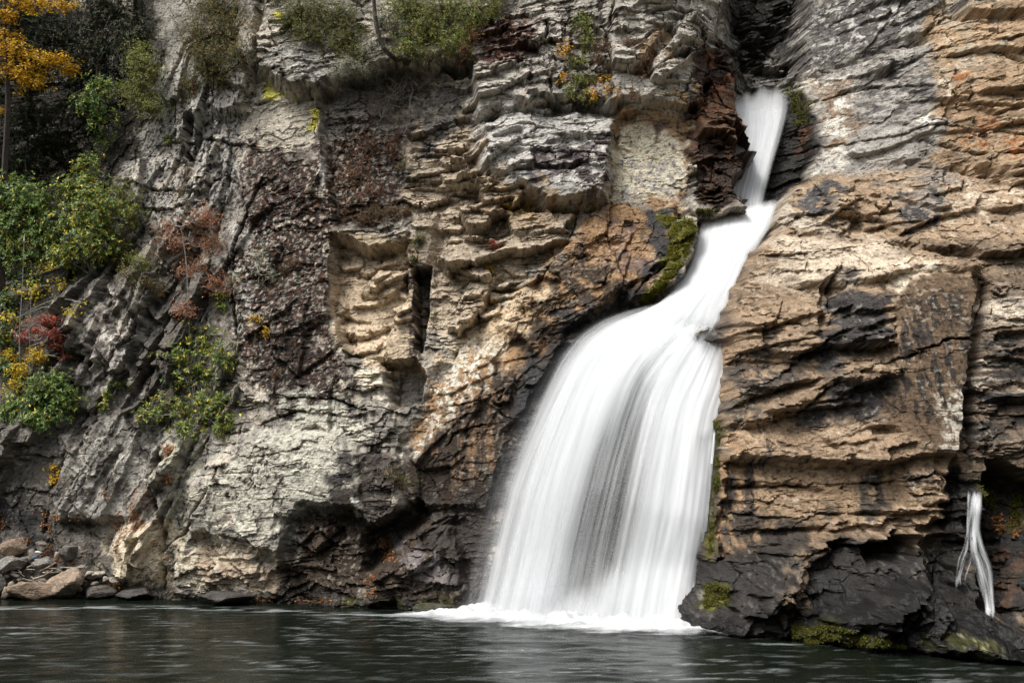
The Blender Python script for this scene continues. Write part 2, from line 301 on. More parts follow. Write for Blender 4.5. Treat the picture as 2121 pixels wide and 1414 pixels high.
slabs([(1060,600),(1300,480),(1290,600),(1100,800),(900,1040),(860,960)], 16, (.75, .3), (60, 190), (30, 70), (.06, .18), 'rock_slab')
slabs([(590,1090),(960,1060),(980,1240),(590,1240)], 16, (.3, .4), (50, 150), (24, 60), (.12, .35), 'rock_ledge', (-.5, 0))
slabs([(1700,20),(1940,20),(1940,300),(1700,330)], 14, (.38, .15), (90, 220), (24, 60), (.08, .22), 'rock_slab')
slabs([(1940,60),(2121,40),(2121,480),(1650,490),(1700,400),(1930,340)], 24, (.08, .2), (70, 220), (26, 70), (.10, .30), 'rock_ledge', (-.4, .1))
slabs([(1530,620),(1850,620),(1850,930),(1520,930)], 26, (.16, .16), (80, 300), (16, 60), (.08, .30), 'rock_ledge', (-.7, -.1))
slabs([(1500,970),(1960,970),(1930,1100),(1500,1140)], 18, (.03, .06), (110, 330), (12, 34), (.06, .18), 'rock_ledge', (-.8, 0))
slabs([(2020,620),(2121,600),(2121,960),(2010,940)], 12, (.05, .1), (70, 160), (14, 34), (.10, .30), 'rock_ledge', (-.8, 0))
slabs([(1540,20),(1660,20),(1630,160),(1530,160)], 12, (.1, .3), (40, 110), (12, 30), (.15, .4), 'rock_ledge', (-.8, 0))

slabs([(700,510),(860,530),(865,740),(730,730)], 16, (.25, .3), (30, 95), (10, 34), (.10, .28), 'rock_ledge', (-1.2, -.3))
slabs([(500,1095),(580,1110),(560,1230),(380,1210)], 10, (-.3, .4), (40, 120), (20, 50), (.08, .25), 'rock_slab')
block([(1850,640),(1872,600),(1900,568),(2035,590),(2012,700),(2000,800),(1990,935),(1930,935),(1835,880),(1870,740)], 1.15, 'rock_face', gx=-.02, gz=-.03, e=.07, a1=.05, a2=.05, warp=.4, label='flat dark brown face on the big tan block')

slabs([(1500,1160),(1960,1140),(2060,1300),(1640,1320),(1470,1260)], 26, (.2, .5), (50, 190), (22, 64), (.10, .34), 'rock_slab', (-.5, .1))
slabs([(1990,1000),(2121,1000),(2121,1280),(1990,1230)], 14, (.0, .1), (50, 140), (12, 34), (.10, .3), 'rock_ledge', (-.9, -.2))

# cracks
def crack(pts, depth=.3, w=.05, step=0.0):
    pp = [at_base(a, b) for a, b in pts]; wn_ = window(pp, 1.2); x, z = X[wn_] + WARP[wn_] * .5 + WARP2[wn_], Z[wn_] + WARP2[wn_] - WARP[wn_] * .5
    d = np.full(x.shape, 1e9, np.float32); side = np.zeros(x.shape, np.float32)
    for (ax, az), (bx, bz) in zip(pp[:-1], pp[1:]):
        ex, ez = bx - ax, bz - az; t = np.clip(((x - ax) * ex + (z - az) * ez) / (ex * ex + ez * ez), 0, 1)
        q = np.hypot(x - ax - t * ex, z - az - t * ez); c = q < d; d = np.where(c, q, d); side = np.where(c, np.sign(ex * (z - az) - ez * (x - ax)), side)
    mod = sst(-.5, .35, fbm(X[wn_] * .9 + pts[0][0], Z[wn_] * .9, 3, 131))
    Y[wn_] += depth * mod * np.exp(-(d / (w * .8)) ** 2)
    if step: Y[wn_] -= step * (side > 0) * np.exp(-d / .5)
for pts, dp, w, st in [
    ([(335,565),(312,650),(270,760),(215,830),(200,880)], .6, .07, .25), ([(190,860),(160,910),(112,1010),(90,1100)], .6, .09, .2),
    ([(350,890),(332,1000),(345,1130),(338,1225)], .6, .08, -.2), ([(410,560),(395,650),(330,740),(300,860)], .3, .05, .15),
    ([(540,390),(490,500),(478,600),(490,720)], .4, .05, -.2), ([(430,300),(400,420),(395,520),(470,600)], .3, .05, .1),
    ([(505,890),(470,980),(395,1100),(350,1140)], .35, .06, .2), ([(0,965),(60,940),(130,945)], .3, .05, .15), ([(0,1030),(60,1010),(110,1020)], .3, .05, .15),
    ([(640,190),(655,240),(652,290)], .3, .04, .2), ([(530,215),(575,200),(600,180)], .3, .04, .1), ([(690,640),(720,760),(800,770)], .2, .04, .1),
    ([(600,820),(700,830),(760,850)], .3, .05, .15), ([(540,880),(620,850),(700,860)], .3, .05, .12),
    ([(1130,65),(1126,130),(1140,200)], .4, .05, .12), ([(1000,60),(1060,90),(1120,130)], .3, .05, .12), ([(1265,20),(1255,100),(1262,200)], .5, .06, .15),
    ([(1300,50),(1380,40),(1460,60)], .4, .05, .15), ([(1240,165),(1340,170),(1420,150)], .35, .05, .12), ([(1330,100),(1390,70)], .35, .05, .12),
    ([(1010,280),(1100,275),(1200,300),(1275,300)], .2, .04, .08), ([(1010,315),(1120,330),(1260,345)], .2, .04, .08),
    ([(1290,330),(1360,335)], .2, .03, 0), ([(1390,540),(1330,590),(1300,640)], .5, .07, .2), ([(1210,410),(1180,500),(1120,590)], .3, .05, .15),
    ([(1265,410),(1250,480),(1290,590)], .3, .06, -.2), ([(940,840),(1000,830),(1060,870)], .2, .04, .06), ([(900,960),(940,900),(1010,880)], .2, .04, .06),
    ([(1935,225),(2030,235),(2121,240)], .4, .05, .15), ([(1950,130),(2050,120),(2121,150)], .3, .05, .15), ([(2050,370),(2121,372)], .5, .06, .1),
    ([(1900,300),(2000,330),(2121,330)], .3, .05, .12), ([(2038,590),(2014,700),(2002,800),(2000,930)], .9, .07, .3), ([(1865,730),(1950,712),(2012,722)], .25, .04, .08),
    ([(1690,680),(1700,640),(1705,590)], .4, .06, .15), ([(1555,880),(1650,850),(1700,800),(1860,740)], .3, .06, .15), ([(1500,830),(1600,790),(1700,700)], .25, .05, .12),
    ([(1490,1065),(1620,1070),(1800,1060),(1960,1040)], .3, .045, .08), ([(1490,1005),(1700,1005),(1960,985)], .3, .045, .08), ([(1640,300),(1800,300),(1945,270)], .2, .05, .15),
    ([(1690,210),(1800,190),(1940,200)], .2, .05, .1), ([(1470,1150),(1600,1145),(1770,1125)], .3, .05, .12), ([(1740,1010),(1745,1060),(1690,1110)], .3, .05, .15)]:
    crack(pts, dp, w, st)

# beds: stacked courses broken into blocks, each course proud or set back, undercut below
def beds(th, thick, blen, seed, wamp):
    c, s = np.cos(th), np.sin(th); w1 = wamp * fbm(X * .35, Z * .35, 3, seed); w2 = .24 * thick * fbm(X * 1.7, Z * 1.7, 3, seed + 5)
    u = (Z * c - X * s + w1 + w2) / thick; u = u + .38 * np.sin(u * 1.9 + seed) + .2 * np.sin(u * .73)
    L = np.floor(u); f = u - L; r = (X * c + Z * s + w1 * 1.3) / blen; r = r * (.6 + .8 * rnd(L, L * 0, seed + 1)) + 9.7 * rnd(L, L * 0, seed + 2)
    r = r + .35 * np.sin(r * 2.1 + L) + .12 * fbm(X * 2.2, Z * 2.2, 2, seed + 9) + (f - .5) * .5 * (rnd(L, L, seed + 4) - .5); C = np.floor(r); g = r - C
    v = rnd(L, C, seed + 3); tilt = (rnd(L, C, seed + 6) - .5); on = rnd(L, C, seed + 7)
    d = (v - .5) * 1.0 + (1 - f) * .95 * np.maximum(on - .4, 0) / .6 + tilt * (g - .5) * .9
    edge = np.minimum(np.minimum(f, 1 - f) * thick, np.minimum(g, 1 - g) * blen)
    return d, edge, v
dl, el, tl_ = beds(1.05 + .1 * gn(X * .2, Z * .2, 91), .85, 2.2, 21, .5); dr, er, tr_ = beds(.06 + 0 * X, .62, 1.7, 41, .55); dt, et, tt_ = beds(.42 + 0 * X, .5, 2.2, 61, .5)
wl_ = sst(.45, .75, TH); wt_ = sst(.18, .3, TH) * (1 - wl_)
d1 = dl * wl_ + dt * wt_ + dr * (1 - wl_ - wt_)
dl2, el2, _a = beds(1.0 + 0 * X, .26, 1.1, 71, .2); dr2, er2, _b = beds(.05 + 0 * X, .135, 1.5, 81, .22); dt2, et2, _c = beds(.4 + 0 * X, .14, 1.4, 95, .2)
TONE = tl_ * wl_ + tt_ * wt_ + tr_ * (1 - wl_ - wt_); TONE2 = _a * wl_ + _c * wt_ + _b * (1 - wl_ - wt_)
d2 = dl2 * wl_ + dt2 * wt_ + dr2 * (1 - wl_ - wt_)
patch = sst(-.35, .45, fbm(X * .5, Z * .5, 3, 55)); patch2 = sst(-.3, .5, fbm(X * .8, Z * .9, 3, 56))
F1, F2, H, lx, ly = worley(np.where(TH > .6, X * .8 + Z * .45, X * .62) + WARP, np.where(TH > .6, Z * .42 - X * .2, Z * 1.1) + WARP2, 12); fac = (((H & 255) / 255. - .5) * lx + ((H >> 8 & 255) / 255. - .5) * ly) * 1.3
F1b, F2b, Hb, lxb, lyb = worley(np.where(TH > .6, X * 3 + Z * 1.6, X * 1.3) + WARP, np.where(TH > .6, Z * 1.2 - X * .6, Z * 4.2 + X * .2) + WARP, 19); fac2 = (((Hb & 255) / 255. - .5) * lxb + ((Hb >> 8 & 255) / 255. - .5) * lyb)
rough = fbm(X * 1.0, Z * 1.7, 6, 7, .55)
for _q in ([(470,560),(420,680),(340,800),(290,900)], [(440,600),(400,700),(350,770)], [(300,600),(270,700),(215,790)], [(240,620),(215,720),(170,800)], [(180,640),(160,720),(120,800)], [(300,870),(260,960),(215,1060)], [(250,880),(200,980),(150,1080)], [(420,900),(380,1000),(360,1060)], [(480,350),(455,450),(440,560)], [(370,180),(365,280),(340,380)], [(455,180),(440,300),(430,400)], [(300,390),(360,400),(400,395)], [(280,430),(350,440),(400,430)], [(350,300),(430,290),(500,300)]): crack(_q, .4, .055, .22)
Y -= A1 * (d1 * (.2 + .8 * patch) + .65 * fac)
A2 *= mixa(1, .68, np.clip(wl_ + wt_, 0, 1)) * mixa(1, .8, sst(7, 9, X))
Y -= A2 * (d2 * (.04 + .96 * patch2) + (.15 + .45 * patch) * fac2)
F1c, F2c, Hc, lxc, lyc = worley(X * 3.6 + WARP * 5 + WARP2 * 4, Z * 9.5 + WARP * 6 + X * .5, 29); fac3 = (((Hc & 255) / 255. - .5) * lxc + ((Hc >> 8 & 255) / 255. - .5) * lyc)
Y -= A2 * .26 * fac3 * (.2 + .8 * patch2)
Y -= .045 * np.clip(A1 * 4, .35, 1.2) * rough
Y += .24 * np.clip(A1 * 3, .25, 1) * sst(.045, .0, F2 - F1) * sst(.45, .8, rnd(H & 65535, H >> 16, 2))
Y -= .012 * fbm(X * 9, Z * 12, 3, 97)
Y = np.clip(Y, 22, 62).astype(np.float32)

def at(px, py, off=0.0):
    """first hit of the photograph's ray on the finished relief, stood off toward the viewer"""
    a, b = ray(px, py); y = np.arange(22, 62, .03); yy = bilin(XS, ZS, Y, a * y, CAM_H + b * y); k = np.argmax(y >= yy)
    return P(px, py, y[k] - off)

# ------------------------------------------------------------------ rock colours (stone, lichen, moss and stains; ravine shade painted in too)
def uni(n): return .5 + .5 * np.tanh(1.1 * n)
XSPLIT_X = 6.6
COL = np.empty(X.shape + (3,), np.float32); WET = np.zeros(X.shape, np.float32)
nA = fbm(X * .6, Z * .6, 4, 201); nB = fbm(X * 3, Z * 3, 4, 202); nC = fbm(X * 11, Z * 11, 3, 203); nV = fbm(X * 2.2, Z * .35, 4, 204); nH = fbm(X * .7, Z * 5, 4, 205)
COL[:] = np.array((.215, .205, .19)); _rt = sst(XSPLIT_X - .5, XSPLIT_X + 1.2, X) * sst(15, 13, Z); COL[:] = mixa(COL, np.array((.20, .14, .085), np.float32), _rt[..., None])
COL *= (1 + .22 * nA + .16 * nB + .12 * nH + .10 * nC)[..., None]
COL *= (1 + .34 * (TONE - .5) + .16 * (TONE2 - .5))[..., None]
_lg = sst(-.05, .55, fbm(X * .32, Z * .26, 4, 231) + .35 * nB) * (1 - _rt); COL[:] = mixa(COL, COL * np.array((1.65, 1.60, 1.50)), _lg[..., None])
def paint(pts, col, cov=1.0, f=.45, sc=1.5, amp=.7, ax=1.0, az=1.0, seed=0, wet=None, soft=.12, strength=1.0, var=.15):
    poly = [tuple(at(a, b)[[0, 2]]) for a, b in pts]; w = window(poly, f + amp * 1.5)
    x, z = X[w], Z[w]
    if x.size == 0: return
    sd = poly_sd(poly, x, z) + amp * fbm(x * 1.1 * ax + seed, z * 1.1 * az, 4, 300 + seed); m = sst(-f, f, sd)
    if cov < 1:
        n = uni(fbm(x * sc * ax, z * sc * az, 5, 400 + seed, .62)); m = m * sst(1 - cov - soft, 1 - cov + soft, n + .25 * (m - .75))
    m = (m * strength)[..., None]; c = np.array(col, np.float32) * (1 + var * (nB[w] + nC[w] * .8) + .30 * (TONE[w] - .5) + .14 * (TONE2[w] - .5))[..., None]
    COL[w] = COL[w] * (1 - m) + np.clip(c, 0, 1) * m
    if wet is not None: WET[w] = WET[w] * (1 - m[..., 0]) + wet * m[..., 0]
G_DK, G_LT, MAROON, RUST, PALE, TAN, OCHRE, BROWN, BLACK, WHITE, SAND = (.115,.108,.10), (.34,.335,.32), (.045,.034,.030), (.13,.05,.022), (.40,.40,.34), (.40,.33,.245), (.36,.235,.115), (.17,.10,.052), (.020,.019,.021), (.48,.455,.40), (.47,.38,.275)
# left cliff
paint([(-400,560),(480,560),(490,860),(380,1000),(340,1240),(-400,1240)], G_DK, .75, .8, .8, 1, seed=1)
paint([(-400,-100),(330,-100),(340,260),(240,370),(250,560),(-400,600)], (.034,.032,.026), 1, .8, seed=2)  # shade under the ravine trees, painted into the rock colour
paint([(340,150),(530,100),(500,330),(480,430),(240,480),(240,380)], (.30,.295,.285), .55, .4, 1.2, seed=3)
paint([(240,300),(540,100),(520,420),(400,560),(250,470)], (.05,.042,.042), .28, .4, 4.5, ax=1.4, seed=4, soft=.05)
paint([(200,600),(320,600),(330,660),(260,780),(190,820),(150,760)], (.40,.38,.36), .42, .3, 2.2, seed=5, ax=1.4)
paint([(480,480),(560,430),(560,560),(500,700)], (.36,.36,.35), .7, .3, 2, seed=6)
paint([(120,880),(480,900),(360,1120),(120,1080)], (.27,.265,.25), .55, .5, 1.3, seed=7)
paint([(330,900),(420,900),(400,1100),(340,1100)], (.36,.36,.29), .45, .4, 3, seed=8)
paint([(0,1040),(110,1040),(90,1120),(0,1120)], (.05,.048,.05), .8, .4, seed=9)
paint([(225,1090),(360,1075),(360,1215),(235,1215)], (.44,.385,.30), .75, .4, 1.6, seed=10)
paint([(360,1110),(520,1140),(500,1230),(360,1220)], (.40,.37,.30), .6, .4, 1.6, seed=11)
paint([(250,1050),(330,1010),(330,1090),(240,1150)], (.20,.13,.085), .4, .3, 2, seed=12)
# maroon lichen
paint([(495,280),(600,250),(640,320),(720,250),(850,250),(850,440),(700,480),(690,640),(720,770),(700,880),(560,850),(490,720),(478,560),(510,420)], MAROON, .60, .6, 5.0, 1.0, seed=13, soft=.06)
paint([(495,280),(690,260),(850,260),(840,440),(700,480),(690,640),(720,770),(560,830),(490,720),(490,440)], RUST, .20, .4, 6, seed=14, soft=.05)
paint([(600,640),(740,760),(760,860),(600,880),(500,800)], MAROON, .5, .4, 4, seed=15, soft=.06)
paint([(430,960),(520,920),(560,1000),(490,1090),(430,1060)], MAROON, .42, .4, 4, seed=16, soft=.06)
paint([(860,930),(740,960),(640,1000),(620,1020),(700,920),(740,900)], MAROON, .4, .3, 4, seed=17)
paint([(640,180),(700,160),(860,140),(860,250),(720,260),(660,300)], (.17,.155,.145), .7, .4, 2, seed=18)
paint([(545,80),(700,110),(690,170),(600,180),(530,140)], G_LT, .5, .3, 2.5, seed=19)
paint([(520,80),(600,100),(600,170),(530,130)], MAROON, .3, .3, 4, seed=20)
paint([(525,165),(648,190),(655,295),(580,320),(520,270)], (.37,.345,.30), .9, .3, 1.5, seed=21)
for q in ([(552,175),(575,195),(572,215),(550,205)], [(640,225),(660,230),(655,275),(632,270),(648,250)], [(560,190),(590,190),(600,180),(585,200),(560,202)], [(572,30),(590,30),(585,45),(572,42)], [(608,200),(622,205),(612,215)]):
    paint(q, (.55,.52,.04), .72, .1, 6, .18, seed=22, soft=.05)
paint([(664,325),(675,325),(672,380),(662,400)], (.55,.53,.52), .8, .08, 4, .08, seed=23)
# lower buttress
paint([(530,905),(690,885),(760,940),(720,1000),(690,1050),(610,1080),(590,1160),(480,1090),(400,1100),(430,1000)], (.385,.38,.335), .66, .5, 1.6, seed=24)
paint([(520,930),(620,960),(560,1040),(500,1010)], MAROON, .34, .3, 5, seed=25, soft=.05)
paint([(600,820),(770,840),(760,900),(560,900)], (.36,.36,.32), .7, .3, 2, seed=26)
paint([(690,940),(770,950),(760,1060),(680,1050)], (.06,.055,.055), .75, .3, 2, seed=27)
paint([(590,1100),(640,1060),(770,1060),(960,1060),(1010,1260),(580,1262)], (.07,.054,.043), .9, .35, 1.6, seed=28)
paint([(420,1130),(590,1150),(585,1250),(430,1230)], (.30,.245,.19), .6, .35, 2, seed=29)
paint([(735,960),(752,960),(750,1070),(738,1070)], (.5,.5,.42), .6, .1, 4, .12, seed=30)
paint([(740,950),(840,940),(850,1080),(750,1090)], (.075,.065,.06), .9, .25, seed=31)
paint([(820,1130),(950,1110),(970,1200),(850,1210)], (.16,.145,.15), .6, .35, 2.2, seed=32, wet=.8)
# centre
paint([(690,480),(860,500),(872,580),(870,760),(800,770),(725,750),(690,640)], TAN, 1, .2, 1.5, .35, seed=33)
paint([(700,745),(800,765),(810,850),(760,850)], (.46,.42,.35), .6, .2, 2, seed=34)
paint([(838,530),(868,560),(870,750),(840,745),(850,650)], (.07,.05,.045), .62, .12, 5, .15, seed=35, soft=.06)
paint([(866,465),(905,440),(908,560),(875,560)], (.10,.07,.06), .6, .15, 4, .2, seed=36)
paint([(850,240),(1000,230),(1100,400),(1200,430),(1180,490),(1050,600),(940,720),(890,740),(890,560),(850,470)], (.335,.285,.225), .88, .4, 1.2, seed=37)
paint([(870,240),(940,230),(920,300),(890,330),(865,290)], (.12,.115,.115), .7, .35, 2, seed=38)
paint([(990,120),(980,190),(900,260),(880,200)], (.16,.155,.15), .7, .35, 2, seed=39)
paint([(960,50),(1120,20),(1290,0),(1290,200),(1100,220),(985,230)], (.30,.285,.265), .8, .3, 1.5, seed=40)
paint([(960,40),(1100,20),(1110,110),(1040,150),(985,130)], (.06,.033,.03), .66, .3, 4, seed=41, soft=.06)
paint([(960,40),(1100,20),(1110,110),(1040,150),(985,130)], RUST, .22, .3, 6, seed=42, soft=.05)
paint([(1060,0),(1330,0),(1300,180),(1100,200)], (.055,.04,.038), .30, .4, 3.6, seed=43, soft=.06)
paint([(1270,0),(1500,0),(1470,100),(1460,210),(1290,210)], (.35,.335,.31), .85, .3, 1.6, seed=44)
paint([(1330,80),(1390,70),(1380,130),(1330,150)], (.27,.19,.12), .7, .2, 2, seed=45)
paint([(1400,185),(1450,190),(1440,215),(1400,215)], (.40,.28,.15), .6, .15, 3, seed=46)
paint([(990,240),(1060,215),(1280,235),(1265,400),(1130,420),(1000,350)], (.36,.355,.35), .9, .3, 1.2, seed=47)
paint([(1080,320),(1270,250),(1260,395),(1120,400)], (.10,.085,.09), .55, .4, 2.0, seed=48, ax=.7)
paint([(1030,370),(1130,400),(1190,440),(1060,480),(980,440)], (.30,.235,.165), .7, .3, 2, seed=49)
paint([(1040,430),(1100,430),(1080,450)], (.38,.26,.03), .4, .15, 4, seed=50)
paint([(1278,215),(1445,235),(1435,330),(1412,440),(1268,405)], (.24,.165,.095), 1, .15, .2, .2, seed=51)
paint([(1280,270),(1330,255),(1430,290),(1415,430),(1270,405)], (.47,.43,.345), .80, .25, 2.6, .4, seed=52)
paint([(1350,250),(1375,260),(1360,295)], (.13,.10,.08), .8, .15, 2, .2, seed=53)
paint([(1300,330),(1420,320),(1400,420),(1290,410)], (.30,.29,.28), .45, .25, 4, seed=54)
# slab left of the falls
paint([(1260,405),(1400,430),(1390,560),(1180,690),(1060,860),(840,960),(900,800),(1100,590)], (.27,.175,.095), .95, .35, 1.2, seed=55)
paint([(1200,500),(1300,590),(1200,690),(1060,720),(1090,600)], (.085,.062,.045), .6, .35, 1.8, seed=56)
paint([(1000,620),(1130,600),(1070,720),(960,760),(920,740)], (.40,.32,.22), .7, .35, 1.8, seed=57)
paint([(930,720),(1030,690),(1050,800),(960,840),(890,880)], WHITE, .42, .35, 3.6, .6, seed=58, soft=.06)
paint([(870,880),(930,800),(960,850),(880,960),(830,960)], WHITE, .36, .3, 3.4, .4, seed=59, soft=.06)
paint([(850,920),(960,850),(1120,690),(1180,680),(1090,900),(1030,1060),(880,1060),(830,1000)], (.058,.045,.037), .82, .4, 1.3, seed=60, ax=1.3, az=.7)
paint([(900,900),(1040,820),(1030,1000),(900,1040)], (.16,.105,.065), .35, .3, 1.6, seed=61, ax=2, az=.5)
paint([(870,1040),(1040,1000),(1010,1265),(960,1262)], (.05,.042,.038), .9, .3, 1.6, seed=62, wet=.4)
paint([(1330,440),(1395,430),(1400,530),(1330,640),(1290,620),(1340,520)], BLACK, .85, .3, 1.8, seed=63, wet=.9)
paint([(1190,650),(1320,600),(1340,700),(1500,640),(1500,1290),(990,1270),(1060,950),(1120,780)], (.03,.028,.028), .95, .35, 1.3, seed=64, wet=.8)
paint([(1200,640),(1140,690),(1080,800),(1060,900),(1100,900)], (.028,.027,.03), .8, .3, 1.8, seed=65, wet=.8)
paint([(1260,470),(1320,460),(1320,570),(1260,560)], (.20,.135,.11), .5, .3, 2, seed=66)
# gorge
paint([(1430,90),(1535,130),(1570,310),(1565,440),(1420,450),(1430,240)], (.06,.030,.016), 1, .2, seed=67, wet=.75, var=.4)
paint([(1475,130),(1525,170),(1520,230),(1470,230)], (.28,.10,.022), .5, .25, 2.6, seed=68, wet=.5)
paint([(1440,225),(1525,215),(1570,308),(1540,330),(1450,290)], (.15,.075,.03), .6, .2, 2.5, seed=69, wet=.7)
paint([(1515,-60),(1690,-60),(1665,140),(1640,190),(1515,190)], (.060,.056,.052), .9, .3, 1.5, seed=70, wet=.3)
paint([(1520,120),(1640,100),(1630,180),(1520,180)], (.22,.205,.19), .5, .3, 2, seed=71)
paint([(1650,260),(1690,240),(1690,310),(1640,320)], (.10,.04,.012), .5, .2, 2.5, seed=73, wet=.6)
paint([(1630,170),(1665,190),(1680,260),(1640,260),(1610,330),(1590,400),(1580,330)], (.10,.12,.012), .55, .2, 3, .3, seed=74)
# right, upper
paint([(1680,-60),(1945,-60),(1945,50),(1800,115),(1670,145)], (.125,.115,.115), .95, .2, 1.5, seed=75)
paint([(1680,0),(1900,0),(1900,70),(1680,130)], (.40,.39,.385), .30, .3, 3.8, seed=76, ax=.8, soft=.06)
paint([(1690,165),(1930,95),(1960,190),(1950,285),(1890,335),(1715,390),(1710,300),(1720,240)], (.30,.285,.27), .9, .2, 1.5, .35, seed=77)
paint([(1680,170),(1760,160),(1780,260),(1720,340),(1715,250)], (.25,.165,.10), .7, .2, 1.5, .35, seed=78)
paint([(1760,130),(1950,110),(1950,270),(1780,260)], (.13,.12,.12), .42, .3, 2.6, seed=79, ax=.6, az=1.6)
for q in ([(1722,205),(1762,195),(1758,225),(1722,230)], [(1720,240),(1755,230),(1748,275),(1718,275)], [(1690,180),(1740,165),(1735,180)], [(1685,310),(1760,290),(1755,345),(1690,375)], [(1900,240),(1950,230),(1945,275),(1900,265)], [(1790,330),(1830,335),(1810,350)]):
    paint(q, (.50,.485,.44), .55, .16, 3, .35, seed=80, soft=.1)
paint([(1585,200),(1648,178),(1682,225),(1702,300),(1695,385),(1600,425),(1570,410)], (.022,.019,.017), .97, .15, 1.5, .2, seed=72, wet=.7)
paint([(1655,270),(1690,250),(1692,310),(1650,320)], (.10,.04,.012), .5, .2, 2.5, .2, seed=73, wet=.6)
paint([(1930,20),(2500,0),(2500,380),(1900,350),(1955,280),(1925,100)], OCHRE, 1, .25, .4, .3, seed=81)
paint([(1935,40),(2050,40),(2050,140),(1950,180)], (.34,.27,.18), .6, .4, 1.5, seed=82)
paint([(1950,150),(2121,130),(2121,330),(1950,330)], (.27,.18,.095), .5, .4, 1.3, seed=83, ax=.6, az=1.5)
paint([(1990,-90),(2500,-90),(2500,15),(2000,20)], (.42,.34,.23), 1, .2, seed=84)
paint([(1945,165),(1965,165),(1965,220),(1950,220)], (.56,.46,.34), .8, .1, 2, .1, seed=85)
for q in ([(2026,240),(2048,240),(2046,300),(2024,300)], [(1988,285),(2016,278),(2014,305),(1992,308)], [(2060,360),(2080,360),(2070,380),(2040,380)], [(2085,290),(2121,290),(2121,330),(2090,320)], [(1980,155),(2000,150),(1990,170)]):
    paint(q, (.40,.155,.02), .55, .12, 4.5, .25, seed=86, soft=.06)
# right, ledge
paint([(1610,430),(1640,385),(1900,345),(2500,380),(2500,500),(1800,500),(1610,490)], (.34,.235,.135), 1, .2, .5, .2, seed=87)
paint([(1630,400),(1745,385),(1740,440),(1630,440)], (.10,.095,.10), .6, .25, 1.8, seed=88)
paint([(1620,440),(1735,430),(1735,490),(1620,490)], (.44,.37,.29), .75, .25, 1.8, seed=89)
paint([(1830,350),(2000,350),(1990,440),(1880,450)], (.24,.20,.17), .6, .3, 1.5, seed=90, ax=.6, az=1.6)
paint([(1860,390),(1960,390),(1950,480),(1880,490)], (.07,.065,.07), .5, .3, 1.4, seed=91)
paint([(1960,385),(2121,390),(2121,470),(1970,480)], (.50,.41,.30), .35, .3, 3, seed=92)
# big block
paint([(1500,640),(1560,500),(1640,475),(2040,545),(2010,700),(1995,950),(1985,1070),(1930,1110),(1600,1150),(1480,1150),(1490,950),(1500,830)], (.30,.205,.118), 1, .25, .5, .2, seed=93)
paint([(1565,505),(1630,480),(1860,510),(1880,560),(1780,590),(1640,600),(1580,580)], SAND, .85, .3, 1.2, .4, seed=94, ax=.6, az=1.5)
paint([(1860,540),(1960,550),(1900,580),(1870,610),(1850,600)], (.58,.48,.36), .7, .2, 1.6, .3, seed=95)
paint([(1700,570),(1840,590),(1850,650),(1830,720),(1700,760),(1560,850),(1530,830),(1690,700)], (.062,.056,.058), .62, .35, 1.0, .5, seed=96, ax=.8, az=1.1)
paint([(1700,810),(1860,760),(1840,880),(1700,890),(1640,880)], (.062,.055,.058), .8, .3, 1.1, .4, seed=97)
paint([(1850,640),(1872,600),(1900,568),(2035,590),(2012,700),(1990,935),(1930,935),(1835,880),(1870,740)], (.150,.095,.050), 1, .15, .4, .2, seed=98)
paint([(1850,640),(2000,600),(2000,900),(1840,870)], (.055,.045,.04), .42, .3, 2.2, .3, seed=99, ax=2.2, az=.5)
paint([(1500,760),(1600,700),(1640,800),(1560,880),(1490,860)], (.10,.08,.066), .5, .3, 1.6, seed=100)
for q in ([(1945,820),(1995,800),(1995,880),(1985,930),(1945,925),(1950,860)], [(1915,730),(1945,722),(1945,750),(1912,752)], [(1895,945),(1930,945),(1925,970),(1900,965)], [(1898,992),(1930,995),(1928,1020),(1905,1018)], [(1742,787),(1756,787),(1754,802),(1742,802)], [(1900,910),(1940,915),(1930,930),(1905,925)]):
    paint(q, (.40,.37,.31), .46, .16, 4.0, .3, seed=101, soft=.10)
paint([(1490,955),(1990,950),(1980,1070),(1930,1110),(1780,1115),(1480,1150)], (.31,.205,.11), .9, .2, 1, .3, seed=102, ax=.5, az=2)
paint([(1490,1040),(1700,1080),(1700,1160),(1460,1160)], (.08,.065,.055), .7, .3, 1.2, seed=103, ax=1.2, az=.7)
paint([(1490,960),(1560,960),(1560,1060),(1490,1060)], (.05,.042,.04), .6, .25, 1.4, seed=104, ax=1.5, az=.4)
paint([(1720,990),(1900,990),(1880,1050),(1720,1060)], (.09,.075,.062), .6, .3, 1.3, seed=105, ax=1.2, az=.5)
paint([(1440,1140),(1790,1120),(1960,1120),(2000,1290),(2500,1330),(2500,1400),(1430,1330)], (.034,.030,.029), .96, .3, 1.2, .4, seed=106, wet=.6)
paint([(1640,1200),(1960,1200),(2121,1300),(2121,1380),(1600,1340)], (.02,.019,.02), .8, .3, 1.2, .4, seed=107, wet=1.0)
paint([(1650,1150),(1690,1130),(1680,1240),(1630,1270),(1620,1240)], (.20,.14,.085), .5, .2, 2, .3, seed=108)
